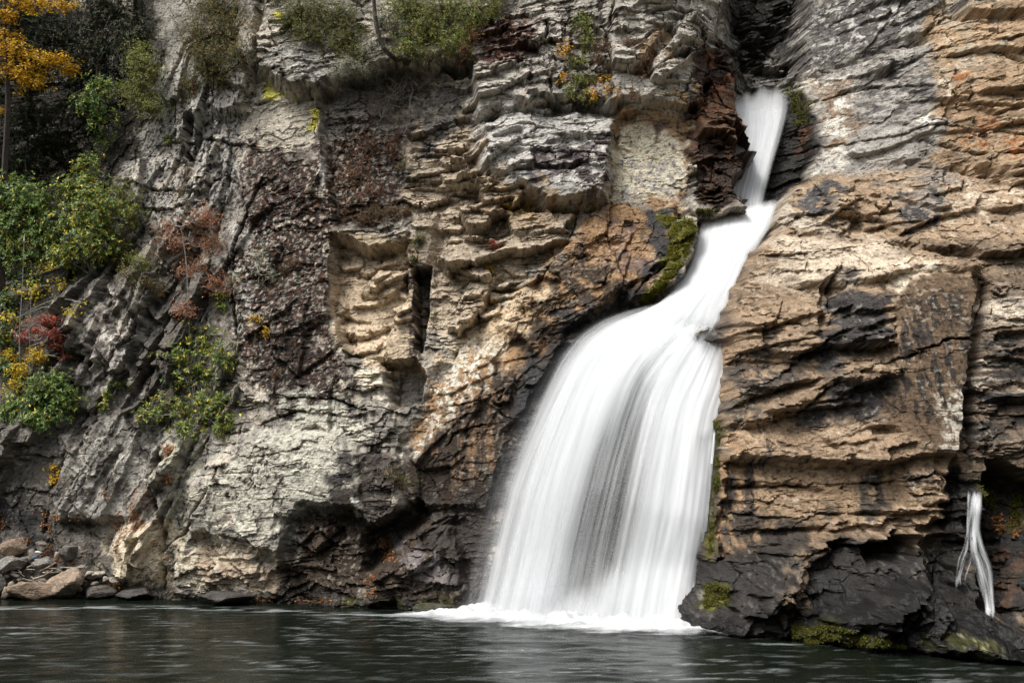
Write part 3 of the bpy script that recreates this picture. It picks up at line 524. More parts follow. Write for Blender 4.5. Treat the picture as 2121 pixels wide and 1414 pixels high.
# far right
paint([(2040,600),(2500,540),(2500,985),(2000,950),(2012,700)], (.20,.145,.10), 1, .2, .5, .2, seed=109)
paint([(2030,610),(2121,600),(2121,660),(2020,680)], (.46,.39,.30), .6, .3, 1.4, seed=110, ax=.4, az=2)
paint([(2015,700),(2121,680),(2121,830),(2005,860)], (.05,.045,.045), .55, .3, 1.6, seed=111, ax=.4, az=2)
paint([(2005,760),(2121,750),(2121,800),(2005,810)], (.44,.38,.31), .4, .3, 2, seed=112, ax=.4, az=2.4)
paint([(2000,880),(2121,860),(2121,900),(2000,920)], (.06,.055,.052), .8, .3, 1.6, seed=113, ax=.5, az=2)
paint([(1975,985),(2500,985),(2500,1330),(1960,1260)], (.022,.019,.017), .95, .25, seed=114, wet=.9)
paint([(2070,1060),(2121,1050),(2121,1250),(2080,1250)], (.10,.05,.02), .5, .3, 2.4, seed=115, wet=.7)
for q, cv in (([(2020,995),(2055,995),(2065,1060),(2040,1050)], .7), ([(2095,1020),(2115,1020),(2105,1100),(2085,1100)], .7), ([(1370,445),(1430,450),(1440,470),(1410,550),(1365,580),(1385,500)], .8), ([(1320,620),(1370,570),(1400,560),(1350,630)], .6), ([(1470,870),(1490,870),(1488,1000),(1474,1050),(1478,1130),(1466,1150)], .7), ([(1455,1205),(1510,1200),(1510,1250),(1450,1260)], .75), ([(1640,1290),(1720,1290),(1830,1320),(1900,1345),(1640,1330)], .6), ([(1860,1310),(2000,1310),(2121,1350),(1900,1350)], .45), ([(720,1235),(830,1240),(940,1240),(960,1265),(700,1262)], .5), ([(1440,430),(1480,430),(1480,450),(1440,448)], .6)):
    paint(q, (.085,.085,.010), cv, .12, 3, .25, seed=120, soft=.1, var=.35, wet=.1)
_g = COL.mean(-1, keepdims=True); _k = (sst(6.0, 8.0, X) * .27)[..., None]; COL[:] = mixa(COL, _g, _k) * (1 - .40 * _k)
# wet foot of the cliff and fine lichen speckle everywhere else
foot = sst(.75, .05, Z + .35 * nA + .2 * nB); COL *= (1 - .72 * foot)[..., None]; WET[:] = np.maximum(WET, foot * .85)
spk = sst(.62, .8, uni(fbm(X * 7, Z * 7, 3, 555))) * sst(.35, .7, uni(nA + nB * .5)) * (1 - WET) * .55
COL += (np.array((.5, .48, .42)) - COL) * spk[..., None] * .6
spd = sst(.66, .8, uni(fbm(X * 6, Z * 8, 4, 556))) * (1 - WET) * .75
COL *= (1 - .75 * spd)[..., None]
COL = np.clip(1.36 * np.clip(COL, .004, 1) ** 1.2, .004, .62)
COL = mixa(COL, COL.mean(-1, keepdims=True), .18) * np.array((1.03, 1.0, .945), np.float32)

# ------------------------------------------------------------------ materials
def nodes(name):
    m = bpy.data.materials.new(name); m.use_nodes = True; nt = m.node_tree
    return m, nt.nodes, nt.links, nt.nodes['Principled BSDF']
def math_n(N, L, op, a, b=None, c=None):
    n = N.new('ShaderNodeMath'); n.operation = op
    for i, v in enumerate((a, b, c)):
        if v is None: continue
        if isinstance(v, (int, float)): n.inputs[i].default_value = v
        else: L.new(v, n.inputs[i])
    return n.outputs[0]
def noise_n(N, L, vec, scale, detail=4, rough=.55):
    n = N.new('ShaderNodeTexNoise'); n.inputs['Scale'].default_value = scale; n.inputs['Detail'].default_value = detail; n.inputs['Roughness'].default_value = rough
    if vec is not None: L.new(vec, n.inputs['Vector'])
    return n.outputs['Fac']
def mapping(N, L, src, scale):
    n = N.new('ShaderNodeMapping'); n.inputs['Scale'].default_value = scale; L.new(src, n.inputs['Vector']); return n.outputs[0]
def attr(N, name):
    n = N.new('ShaderNodeAttribute'); n.attribute_name = name; return n
def rock_material(name):
    m, N, L, b = nodes(name); geo = N.new('ShaderNodeNewGeometry').outputs['Position']
    a = attr(N, 'albedo'); wt = attr(N, 'wet').outputs['Fac']
    f1 = noise_n(N, L, geo, 14, 5, .65); f2 = noise_n(N, L, mapping(N, L, geo, (2.5, 2.5, 22)), 1.0, 4, .6); f3 = noise_n(N, L, geo, 55, 2, .6)
    k = math_n(N, L, 'ADD', math_n(N, L, 'MULTIPLY', f1, 1.0), math_n(N, L, 'MULTIPLY', f2, .55)); k = math_n(N, L, 'ADD', k, math_n(N, L, 'MULTIPLY', f3, .35)); k = math_n(N, L, 'MULTIPLY', math_n(N, L, 'SUBTRACT', math_n(N, L, 'ADD', k, .05), 1.0), 1.7); k = math_n(N, L, 'MAXIMUM', math_n(N, L, 'ADD', k, 1.0), .15)
    mx = N.new('ShaderNodeMix'); mx.data_type = 'RGBA'; mx.blend_type = 'MULTIPLY'; mx.inputs['Factor'].default_value = 1
    L.new(a.outputs['Color'], mx.inputs['A']); L.new(k, mx.inputs['B']); L.new(mx.outputs['Result'], b.inputs['Base Color'])
    L.new(math_n(N, L, 'SUBTRACT', .90, math_n(N, L, 'MULTIPLY', wt, .62)), b.inputs['Roughness'])
    L.new(math_n(N, L, 'ADD', .16, math_n(N, L, 'MULTIPLY', wt, .16)), b.inputs['Specular IOR Level'])
    bp = N.new('ShaderNodeBump'); bp.inputs['Strength'].default_value = .75; bp.inputs['Distance'].default_value = .05
    h = math_n(N, L, 'ADD', f1, math_n(N, L, 'MULTIPLY', f2, .9)); h = math_n(N, L, 'ADD', h, math_n(N, L, 'MULTIPLY', f3, .25)); L.new(h, bp.inputs['Height']); L.new(bp.outputs[0], b.inputs['Normal'])
    return m
M_ROCK = rock_material('weathered_rock')

# ------------------------------------------------------------------ cliff meshes: one object for each rock mass
jx = .03 * fbm(X * 5 + Y, Z * 5, 2, 801); jz = .03 * fbm(X * 5, Z * 5 + Y, 2, 802)
VX = np.stack([X + jx, Y, Z + jz], -1).reshape(-1, 3); CV = COL.reshape(-1, 3); WV = WET.ravel()
idx = np.arange(NZ * NX).reshape(NZ, NX); Q = np.stack([idx[:-1, :-1], idx[:-1, 1:], idx[1:, 1:], idx[1:, :-1]], -1).reshape(-1, 4); QB = BID[:-1, :-1].ravel()
XSPLIT = 7.3
cliffs = {}
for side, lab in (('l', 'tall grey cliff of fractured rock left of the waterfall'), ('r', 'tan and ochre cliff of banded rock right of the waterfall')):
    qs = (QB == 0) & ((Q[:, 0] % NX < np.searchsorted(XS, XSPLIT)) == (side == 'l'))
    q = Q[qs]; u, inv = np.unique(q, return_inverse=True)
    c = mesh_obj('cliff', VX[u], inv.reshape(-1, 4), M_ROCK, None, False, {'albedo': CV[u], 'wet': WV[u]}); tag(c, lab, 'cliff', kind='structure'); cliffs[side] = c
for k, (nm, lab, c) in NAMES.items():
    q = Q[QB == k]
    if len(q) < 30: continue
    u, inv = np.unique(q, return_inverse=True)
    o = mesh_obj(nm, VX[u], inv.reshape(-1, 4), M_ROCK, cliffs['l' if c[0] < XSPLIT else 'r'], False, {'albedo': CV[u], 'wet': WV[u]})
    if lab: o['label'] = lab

# ------------------------------------------------------------------ ground, with unseen slopes added to block low sky
def simple_mat(name, col, rough=.9, nsc=3.0, var=.5, bump=0.0):
    m, N, L, b = nodes(name); geo = N.new('ShaderNodeNewGeometry').outputs['Position']; f = noise_n(N, L, geo, nsc, 6, .65)
    r = N.new('ShaderNodeValToRGB'); c = np.array(col); r.color_ramp.elements[0].color = (*(c * (1 - var)), 1); r.color_ramp.elements[1].color = (*np.minimum(c * (1 + var), 1), 1)
    r.color_ramp.elements[0].position = .3; r.color_ramp.elements[1].position = .7
    L.new(f, r.inputs[0]); L.new(r.outputs[0], b.inputs['Base Color']); b.inputs['Roughness'].default_value = rough; b.inputs['Specular IOR Level'].default_value = .25
    if bump:
        bp = N.new('ShaderNodeBump'); bp.inputs['Distance'].default_value = bump; L.new(f, bp.inputs['Height']); L.new(bp.outputs[0], b.inputs['Normal'])
    return m
M_GROUND = simple_mat('ground_and_added_slope', (.035, .042, .02), nsc=.6)
gxs = np.linspace(-140, 140, 71); gys = np.linspace(-120, 110, 60); GX2, GY2 = np.meshgrid(gxs, gys)
rise = np.maximum(np.maximum(-GY2 - 9, np.abs(GX2) - 36), 0); back = sst(44, 62, GY2)  # slopes behind and beside the camera, added to cut low sky light
gz2 = -1.9 + np.minimum(rise * .72, 42) + fbm(GX2 * .07, GY2 * .07, 4, 77) * np.minimum(rise * .12, 4) ; gz2 = np.where(GY2 > 40, np.maximum(gz2, -1.9 + back * 34), gz2)
ii = np.arange(GX2.size).reshape(GX2.shape); gq = np.stack([ii[:-1, :-1], ii[:-1, 1:], ii[1:, 1:], ii[1:, :-1]], -1).reshape(-1, 4)
tag(mesh_obj('ground', np.stack([GX2, GY2, gz2], -1).reshape(-1, 3), gq, M_GROUND, None, True), 'wooded ground around the pool and above the cliff, with added unseen slopes that block sky', 'ground', kind='structure')

# ------------------------------------------------------------------ pool
px_ = np.concatenate([np.linspace(-60, -24, 20), np.arange(-23.8, 20, .14), np.linspace(20.2, 60, 20)]); py_ = np.concatenate([np.linspace(-12, 17, 40), np.arange(17.2, 42.5, .13)])
PX, PY = np.meshgrid(px_.astype(np.float32), py_.astype(np.float32))
wave = .024 * fbm(PX * .45 + .1 * PY, PY * 1.1, 4, 611, .55) + .012 * fbm(PX * 1.6, PY * 3.2, 3, 612)
fallx, fally = 3.2, 34.0
near = np.exp(-((PX - 2.6) / 6.5) ** 2 - ((PY - 33.2) / 3.0) ** 2)
wave = wave * (.55 + .5 * sst(38, 26, PY)) + near * .05 * fbm(PX * 1.1, PY * 1.5, 3, 613)
ii = np.arange(PX.size).reshape(PX.shape); pq = np.stack([ii[:-1, :-1], ii[:-1, 1:], ii[1:, 1:], ii[1:, :-1]], -1).reshape(-1, 4)
# drifting froth, with sky glints on the ripples painted as pale streaks too
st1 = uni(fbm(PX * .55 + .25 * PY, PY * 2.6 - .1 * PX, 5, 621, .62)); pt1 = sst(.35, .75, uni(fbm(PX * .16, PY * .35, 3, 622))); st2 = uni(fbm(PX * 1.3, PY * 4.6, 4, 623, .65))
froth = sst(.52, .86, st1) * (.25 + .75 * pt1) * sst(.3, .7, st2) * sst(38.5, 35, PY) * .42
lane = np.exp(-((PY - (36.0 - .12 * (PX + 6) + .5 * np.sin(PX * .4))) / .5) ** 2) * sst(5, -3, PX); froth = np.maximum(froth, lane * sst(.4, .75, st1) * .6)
M_POOL, N, L, b = nodes('dark_pool_water'); geo = N.new('ShaderNodeNewGeometry').outputs['Position']
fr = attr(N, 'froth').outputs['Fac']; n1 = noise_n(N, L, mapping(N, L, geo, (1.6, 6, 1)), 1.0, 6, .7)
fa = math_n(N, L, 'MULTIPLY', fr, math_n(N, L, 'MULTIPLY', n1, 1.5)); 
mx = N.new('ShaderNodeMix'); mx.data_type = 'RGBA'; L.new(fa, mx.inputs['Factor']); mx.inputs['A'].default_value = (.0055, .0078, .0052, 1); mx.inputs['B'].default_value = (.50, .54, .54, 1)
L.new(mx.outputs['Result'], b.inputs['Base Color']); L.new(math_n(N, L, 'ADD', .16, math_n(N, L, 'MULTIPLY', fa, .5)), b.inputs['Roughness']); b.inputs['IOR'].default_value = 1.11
bp = N.new('ShaderNodeBump'); bp.inputs['Strength'].default_value = .35; bp.inputs['Distance'].default_value = .03
L.new(noise_n(N, L, mapping(N, L, geo, (2.2, 7, 1)), 1.0, 4, .6), bp.inputs['Height']); L.new(bp.outputs[0], b.inputs['Normal'])
tag(mesh_obj('pool_water', np.stack([PX, PY, wave], -1).reshape(-1, 3), pq, M_POOL, None, True, {'froth': froth.ravel()}), 'dark plunge pool streaked with drifting froth and painted sky glints', 'water', kind='structure')

# ------------------------------------------------------------------ falling water
def water_material(name, sx, sy, k, seed, tint=(.82, .84, .86)):
    """white water: long threads along the flow (UV y), open between them where it thins"""
    m, N, L, b = nodes(name); N.remove(b); out = N['Material Output']
    uv = attr(N, 'flow').outputs['Vector']; d = attr(N, 'thickness_w').outputs['Fac']
    mp = N.new('ShaderNodeMapping'); mp.inputs['Scale'].default_value = (sx, sy, 1); mp.inputs['Location'].default_value = (seed * 3.1, seed * 1.7, 0); L.new(uv, mp.inputs['Vector'])
    n1 = noise_n(N, L, mp.outputs[0], 1.0, 4, .55)
    mp2 = N.new('ShaderNodeMapping'); mp2.inputs['Scale'].default_value = (sx * .22, sy * .8, 1); mp2.inputs['Location'].default_value = (seed, seed, 0); L.new(uv, mp2.inputs['Vector'])
    n2 = noise_n(N, L, mp2.outputs[0], 1.0, 4, .55)
    t = math_n(N, L, 'ADD', math_n(N, L, 'MULTIPLY', math_n(N, L, 'SUBTRACT', n1, .5), k), math_n(N, L, 'MULTIPLY', math_n(N, L, 'SUBTRACT', n2, .5), k * .9))
    al = N.new('ShaderNodeClamp'); L.new(math_n(N, L, 'MULTIPLY', math_n(N, L, 'ADD', math_n(N, L, 'MULTIPLY', d, 1.25), t), math_n(N, L, 'MINIMUM', math_n(N, L, 'MULTIPLY', d, 6), 1.0)), al.inputs[0])
    df = N.new('ShaderNodeBsdfDiffuse'); df.inputs['Color'].default_value = (*tint, 1); tl = N.new('ShaderNodeBsdfTranslucent'); tl.inputs['Color'].default_value = (*tint, 1)
    mx1 = N.new('ShaderNodeMixShader'); mx1.inputs[0].default_value = .35; L.new(df.outputs[0], mx1.inputs[1]); L.new(tl.outputs[0], mx1.inputs[2])
    tr = N.new('ShaderNodeBsdfTransparent'); mx2 = N.new('ShaderNodeMixShader'); L.new(al.outputs[0], mx2.inputs[0]); L.new(tr.outputs[0], mx2.inputs[1]); L.new(mx1.outputs[0], mx2.inputs[2]); L.new(mx2.outputs[0], out.inputs['Surface'])
    return m
def resample(pts, n):
    p = np.array(pts, float); d = np.r_[0, np.cumsum(np.linalg.norm(np.diff(p[:, :2], axis=0), axis=1))]; d /= d[-1]
    t = np.linspace(0, 1, n); q = np.stack([np.interp(t, d, p[:, i]) for i in range(p.shape[1])], 1)
    k = max(3, n // 12) | 1; w = np.hanning(k + 2)[1:-1]; w /= w.sum(); pad = k // 2
    return np.stack([np.convolve(np.r_[2 * q[0, i] - q[pad:0:-1, i], q[:, i], 2 * q[-1, i] - q[-2:-pad - 2:-1, i]], w, 'valid') for i in range(q.shape[1])], 1)
def curtain(name, parent, left, right, mat, nt=150, ns=160, off=0.0, ridge=.05, seed=0, dens=None, foot=False, bulge=0.0, label=None):
    """left/right: (px, py, Y) down each edge; a rippled sheet of threads between them"""
    l, r = resample(left, ns), resample(right, ns); t = np.linspace(0, 1, nt); T, S = np.meshgrid(t, np.linspace(0, 1, ns))
    q = l[:, None, :] * (1 - t)[None, :, None] + r[:, None, :] * t[None, :, None]
    a, bb = ray(q[..., 0], q[..., 1]); Yd = q[..., 2] - off - bulge * np.sin(np.pi * T) * np.sin(np.pi * np.clip(S, 0, 1))
    Yd = Yd - ridge * fbm(T * 13 + seed, S * 1.2, 3, 700 + seed) - ridge * .8 * fbm(T * 7 + seed, S * 1.5, 2, 720 + seed)
    V = np.stack([a * Yd, Yd, CAM_H + bb * Yd], -1); V[..., 2] = np.maximum(V[..., 2], -.15)
    D = dens(T, S, q[..., 0], q[..., 1]) if dens else np.ones_like(T)
    wd = np.linalg.norm(V[ns // 2, 0] - V[ns // 2, -1]); ln = np.linalg.norm(np.diff(V[:, nt // 2], axis=0), axis=1).sum()
    i = np.arange(nt * ns).reshape(ns, nt); F = np.stack([i[:-1, :-1], i[:-1, 1:], i[1:, 1:], i[1:, :-1]], -1).reshape(-1, 4)
    o = mesh_obj(name, V.reshape(-1, 3), F, mat, parent, True, {'flow': np.stack([T * wd, S * ln, 0 * T], -1).reshape(-1, 3), 'thickness_w': D.ravel()})
    if label: o['label'] = label
    return o
def pmask(pts, x, y, f):
    return sst(-f, f, poly_sd(pts, x, y))
MW1 = water_material('white_water_back', 6.0, .08, 1.0, 1); MW2 = water_material('white_water_threads', 10.0, .05, 1.1, 2); MW3 = water_material('white_water_veil', 3.2, .06, 1.1, 5); MW4 = water_material('white_water_smooth', 5.0, .12, .45, 3)
def edge(T, a=.06, b=.06): return sst(0, a, T) * sst(0, b, 1 - T)

wf = empty('waterfall', tuple(on_water(1240, 1285))); tag(wf, 'tall white waterfall dropping through the gorge into the pool', 'waterfall')
# upper fall
uL = [(1527,176,43.0),(1519,182,42.3),(1517,215,41.9),(1520,260,41.5),(1520,310,41.0),(1512,350,40.5),(1500,395,40.0),(1500,450,39.3)]
uR = [(1638,170,42.6),(1642,175,41.9),(1638,230,41.3),(1622,285,40.7),(1606,335,40.1),(1594,380,39.6),(1586,415,39.2),(1584,450,38.9)]
for k, (m, off, dn) in enumerate(((MW4, 0, lambda T, S, x, y: edge(T, .03, .25) * .92 * sst(.0, .12, S - .05 * (1 - T) - .02 * np.sin(T * 9) - .015 * np.sin(T * 23)) * (.55 + .45 * sst(.05, .3, S))), (MW3, .12, lambda T, S, x, y: edge(T, .05, .2) * .42 * sst(.1, .35, S)))):
    curtain('upper_fall', wf, uL, uR, m, 70, 120, off, .03, 10 + k, dn, label='narrow upper fall between the brown stack and black rock' if k == 0 else None)
# middle chute
mL = [(1470,444,39.6),(1450,457,38.4),(1442,490,37.8),(1434,530,37.3),(1418,570,36.9),(1395,600,36.7),(1360,628,36.5),(1320,645,36.4),(1290,655,36.3)]
mR = [(1618,408,38.4),(1616,418,37.4),(1600,470,36.6),(1576,505,36.1),(1556,550,35.8),(1536,600,35.4),(1524,640,35.2),(1522,680,35.0),(1522,720,34.9)]
def d_mid(T, S, x, y):
    d = edge(T, .07, .12) * sst(-.02, .10, S); d = d * sst(0, .22, 1 - S); hole = pmask([(1545,520),(1575,480),(1600,440),(1612,440),(1560,540),(1520,600)], x, y, 12); return d * (1 - .45 * hole)
for k, (m, off, dn) in enumerate(((MW4, 0, d_mid), (MW3, .15, lambda T, S, x, y: d_mid(T, S, x, y) * .5 * sst(.02, .2, S)))):
    curtain('middle_chute', wf, mL, mR, m, 90, 130, off, .03, 20 + k, dn, bulge=.25, label='smooth white chute over the middle lip' if k == 0 else None)
# spray caught on the shoulder left of the chute
curtain('side_spray', wf, [(1440,545,37.3),(1400,580,37.1),(1375,610,36.9),(1352,640,36.6)], [(1460,560,37.3),(1430,600,37),(1420,640,36.8),(1400,660,36.5)], MW3, 40, 60, .3, .05, 27, lambda T, S, x, y: edge(T, .5, .3) * .75 * sst(0, .3, S))
# plunge
wY = lambda a, b_: float(on_water(a, b_)[1])
pL = [(1430,608,36.5),(1360,624,36.5),(1290,638,36.5),(1232,656,36.5),(1182,688,36.5),(1142,738,36.45),(1106,812,36.3),(1066,905,36.1),(1032,1000,35.9),(1006,1100,35.7),(984,1190,35.5),(962,1274,35.3)]
pR = [(1528,630,35.3),(1526,665,35.2),(1526,700,35.0),(1526,735,34.9),(1524,770,34.7),(1516,815,34.4),(1502,860,34.1),(1492,920,33.7),(1486,990,33.4),(1478,1080,33.1),(1460,1180,33.2),(1442,1298,32.7)]
THIN = [(1330,760),(1270,830),(1225,900),(1195,980),(1175,1080),(1158,1180),(1150,1245),(1235,1250),(1300,1180),(1330,1060),(1345,900),(1350,800)]
THIN2 = [(1215,1020),(1260,1010),(1225,1110),(1180,1180),(1195,1100)]
RGT = [(1450,905),(1492,880),(1492,1010),(1480,1120),(1455,1200),(1430,1210),(1440,1100),(1455,990)]
def d_back(T, S, x, y):
    d = edge(T, .24, .03) * .95; d = d * (1 - .78 * pmask(THIN, x, y, 60) - .10 * pmask(THIN2, x, y, 20)) * (1 - .55 * pmask(RGT, x, y, 14))
    return d * sst(0, .10, S)
def d_thr(T, S, x, y):
    d = edge(T, .34, .05) * sst(.04, .25, S); d = d * (.50 - .36 * pmask(THIN, x, y, 45)) * (1 - .45 * pmask(RGT, x, y, 12)); return d
def d_veil(T, S, x, y):
    d = edge(T, .4, .1) * sst(.08, .3, S); d = d * (.46 + .12 * sst(.45, .2, T) + .22 * sst(.62, .8, T)) * (1 - .88 * pmask(THIN, x, y, 55)) * (1 - .6 * pmask(RGT, x, y, 12)); return d
for k, (m, off, dn, rg) in enumerate(((MW1, 0, d_back, .05), (MW2, .22, d_thr, .04), (MW3, .42, d_veil, .05))):
    curtain('plunge_curtain', wf, pL, pR, m, 200, 150, off, rg, 30 + k, dn, bulge=.45 + .15 * k, label='broad bell shaped curtain of the final plunge' if k == 0 else None)
# loose spray drifting off the left edge
pL2 = [(a - 34 * min(1, max(0, (b_ - 690) / 250)), b_, c - .15) for a, b_, c in pL]; pM2 = [(a * .62 + e_ * .38, b_ * .62 + f_ * .38, c * .62 + g_ * .38) for (a, b_, c), (e_, f_, g_) in zip(pL, pR)]
curtain('spray_veil', wf, pL2, pM2, MW3, 90, 130, .5, .04, 38, lambda T, S, x, y: edge(T, .75, .2) * .46 * sst(.15, .4, S))
# tumbling step on the right of the plunge, and the bright jet under it
curtain('lower_jet', wf, [(1500,835,34.3),(1462,870,34.4),(1430,930,34.7),(1408,1010,34.4),(1392,1120,34.1),(1380,1290,33.7)], [(1514,830,34.2),(1495,880,34.1),(1472,930,33.9),(1458,1000,34.0),(1445,1100,33.6),(1425,1294,33.0)], MW3, 70, 150, .25, .06, 44, lambda T, S, x, y: edge(T, .45, .3) * .95 * sst(0, .05, S))
for k, (x0, y0, x1, y1, w, yy) in enumerate(((1473,905,1470,1010,3,33.3), (1478,930,1462,1100,3,33.2), (1466,1090,1445,1290,10,32.9), (1452,1130,1436,1290,8,32.8), (1480,890,1474,960,3,33.2), (1463,1010,1452,1100,4,33.2))):
    curtain('side_thread', wf, [(x0 - w, y0, yy + .4), ((x0 + x1) / 2 - w, (y0 + y1) / 2, yy + .15), (x1 - w, y1, yy)], [(x0 + w, y0, yy + .4), ((x0 + x1) / 2 + w, (y0 + y1) / 2, yy + .15), (x1 + w, y1, yy)], MW1, 12, 60, .12, .02, 60 + k, lambda T, S, x, y: edge(T, .3, .3) * .8 * sst(0, .15, S))
# small cascade on the far right
sc_ = empty('small_cascade', tuple(at(2050, 1280))); tag(sc_, 'small thin cascade over black rock at the far right', 'waterfall')
def dep(x, y, o): return float(at(x, y)[1]) - o
def casc(pts_l, pts_r, m, seed, dn, off=.15, nt=40):
    d0 = max(dep((a[0] + b_[0]) / 2, (a[1] + b_[1]) / 2, 0) for a, b_ in zip(pts_l, pts_r))
    dd = [min(dep(a[0], a[1], off), dep(b_[0], b_[1], off), dep((a[0] + b_[0]) / 2, (a[1] + b_[1]) / 2, off)) for a, b_ in zip(pts_l, pts_r)]
    dd = np.minimum.accumulate(np.array(dd)); 
    return [(*a, float(d)) for a, d in zip(pts_l, dd)], [(*b_, float(d)) for b_, d in zip(pts_r, dd)]
qc = np.random.default_rng(5)
for k, t in enumerate(np.r_[np.linspace(.05, .95, 13), .62, .78, .88]):
    jt = lambda a: qc.normal(0, a); top = 2005 + 25 * t; led = 1995 + 42 * t + jt(2)
    pts_ = [(top, 1011 + jt(2)), (top + jt(1) - 1, 1055), (top - 3 + jt(1), 1100 + jt(3)), (led, 1136 + jt(3))]
    pts_ += [(led + 14 * t + jt(2), 1165 + jt(4)), (2034 + 30 * (t - .45) * 1.4 + jt(2), 1215), (2040 + 30 * (t - .4) + jt(2), 1262 + jt(4)), (2042 + 30 * (t - .4) + jt(2), 1290)] if t > .42 else [(led - 9 * (1 - t) + jt(2), 1160 + jt(3)), (1976 + 60 * t + jt(2), 1195), (1974 + 64 * t + jt(2), 1226 + jt(5))]
    w_ = qc.uniform(2.5, 5.5) * (1.3 if t > .55 else 1.0); al_ = qc.uniform(.38, .8) * (1.15 if t > .55 else .62)
    l, r = casc([(a - w_, b_) for a, b_ in pts_], [(a + w_, b_) for a, b_ in pts_], MW1, k, None)
    curtain('cascade_strand', sc_, l, r, MW2 if k % 2 else MW1, 10, 80, .05 + .02 * (k % 5), .015, 90 + k, (lambda T, S, x, y, al_=al_, k=k: edge(T, .5, .5) * al_ * sst(0, .1, S) * sst(0, .12, 1 - S) * (.72 + .28 * np.sin(S * 21 + k))))
# froth where the plunge meets the pool
fx_ = np.arange(-5.5, 8.5, .08); fy_ = np.arange(29.5, 37.5, .08); FX, FY = np.meshgrid(fx_.astype(np.float32), fy_.astype(np.float32))
fp = [tuple(on_water(a, c)[:2]) for a, c in ((830,1276),(940,1262),(1000,1256),(1300,1250),(1430,1276),(1470,1294),(1550,1303),(1520,1310),(1440,1314),(1250,1311),(1100,1301),(950,1288))]
sd = poly_sd(fp, FX, FY); fd = sst(-.7, .9, sd + .45 * fbm(FX * .8, FY * 1.6, 4, 901)); fz = .03 + .30 * sst(-.2, 1.4, sd) * (.6 + .5 * fbm(FX * 1.4, FY * 1.4, 4, 902)) + .05 * fbm(FX * 4, FY * 4, 3, 903) * fd
M_FOAM = water_material('froth', 2.4, 1.6, .8, 9, (.78, .80, .82))
ii = np.arange(FX.size).reshape(FX.shape); fq = np.stack([ii[:-1, :-1], ii[:-1, 1:], ii[1:, 1:], ii[1:, :-1]], -1).reshape(-1, 4); keep = fd.ravel()[fq].max(1) > .01
u, inv = np.unique(fq[keep], return_inverse=True)
tag(mesh_obj('froth', np.stack([FX, FY, np.maximum(fz, .02) + .04], -1).reshape(-1, 3)[u], inv.reshape(-1, 4), M_FOAM, None, True, {'flow': np.stack([FX, FY, 0 * FX], -1).reshape(-1, 3)[u], 'thickness_w': (fd * .95).ravel()[u]}), 'bright white froth where the plunge meets the pool', 'froth', kind='stuff')

# ------------------------------------------------------------------ plants
def leaf_material(name, trans=.35, rough=.5):
    m, N, L, b = nodes(name); a = attr(N, 'tint'); out = N['Material Output']
    L.new(a.outputs['Color'], b.inputs['Base Color']); b.inputs['Roughness'].default_value = rough; b.inputs['Specular IOR Level'].default_value = .35
    tl = N.new('ShaderNodeBsdfTranslucent'); L.new(a.outputs['Color'], tl.inputs['Color']); mx = N.new('ShaderNodeMixShader'); mx.inputs[0].default_value = trans
    L.new(b.outputs[0], mx.inputs[1]); L.new(tl.outputs[0], mx.inputs[2]); L.new(mx.outputs[0], out.inputs['Surface']); return m
M_LEAF = leaf_material('leaf'); M_LEAFG = leaf_material('glossy_leaf', .22, .36)
M_BARK = simple_mat('dark_bark', (.045, .036, .03), nsc=9, bump=.02); M_GREY = simple_mat('grey_bark', (.26, .25, .23), nsc=8); M_RUST = simple_mat('dry_stem', (.12, .085, .06), nsc=8); M_LICH = simple_mat('lichen_bark', (.40, .40, .32), nsc=8)
PAL = {
 'rhodo': ([(.068,.115,.024),(.095,.150,.034),(.045,.080,.020),(.13,.175,.04),(.42,.30,.02)], [.34,.28,.2,.13,.05]),
 'rhodo_y': ([(.075,.12,.025),(.11,.15,.035),(.05,.085,.02),(.16,.18,.03),(.48,.33,.02)], [.3,.28,.18,.14,.10]),
 'olive': ([(.065,.072,.022),(.10,.10,.03),(.045,.05,.018),(.13,.12,.035),(.09,.05,.025)], [.32,.26,.2,.14,.08]),
 'laurel': ([(.10,.125,.028),(.14,.155,.035),(.07,.09,.022),(.18,.17,.04),(.16,.08,.03)], [.32,.28,.2,.13,.07]),
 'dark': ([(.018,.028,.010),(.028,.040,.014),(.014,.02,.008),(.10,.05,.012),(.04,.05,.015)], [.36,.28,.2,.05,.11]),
 'yellow': ([(.62,.36,.012),(.70,.44,.02),(.52,.27,.008),(.60,.42,.03),(.40,.24,.01)], [.3,.25,.2,.15,.1]),
 'lemon': ([(.62,.48,.02),(.68,.55,.04),(.50,.36,.015),(.30,.28,.02)], [.35,.25,.25,.15]),
 'gold': ([(.42,.27,.015),(.28,.22,.02),(.16,.17,.02),(.50,.30,.015),(.36,.12,.015)], [.25,.25,.2,.2,.1]),
 'red': ([(.27,.055,.035),(.22,.04,.03),(.31,.10,.05),(.16,.04,.03)], [.35,.25,.25,.15]),
 'rust': ([(.26,.095,.045),(.34,.14,.07),(.16,.065,.035),(.10,.08,.03),(.42,.22,.10)], [.32,.22,.22,.12,.12]),
 'heath': ([(.085,.045,.022),(.06,.035,.018),(.12,.055,.025),(.06,.055,.018),(.15,.08,.04)], [.3,.25,.2,.15,.1]),
 'moss': ([(.075,.078,.008),(.11,.11,.010),(.045,.052,.006),(.12,.095,.012)], [.35,.25,.25,.15]),
 'moss_bright': ([(.17,.17,.010),(.23,.21,.012),(.10,.115,.008),(.26,.20,.015)], [.35,.25,.25,.15]),
 'grass': ([(.12,.15,.03),(.20,.16,.06),(.08,.10,.02),(.26,.16,.06)], [.35,.25,.25,.15]),
 'litter': ([(.34,.14,.04),(.26,.09,.03),(.44,.24,.08),(.16,.065,.03),(.30,.17,.08)], [.25,.25,.15,.2,.15]),
 'lichen': ([(.40,.40,.30),(.32,.33,.24),(.46,.45,.34)], [.4,.35,.25]),
}
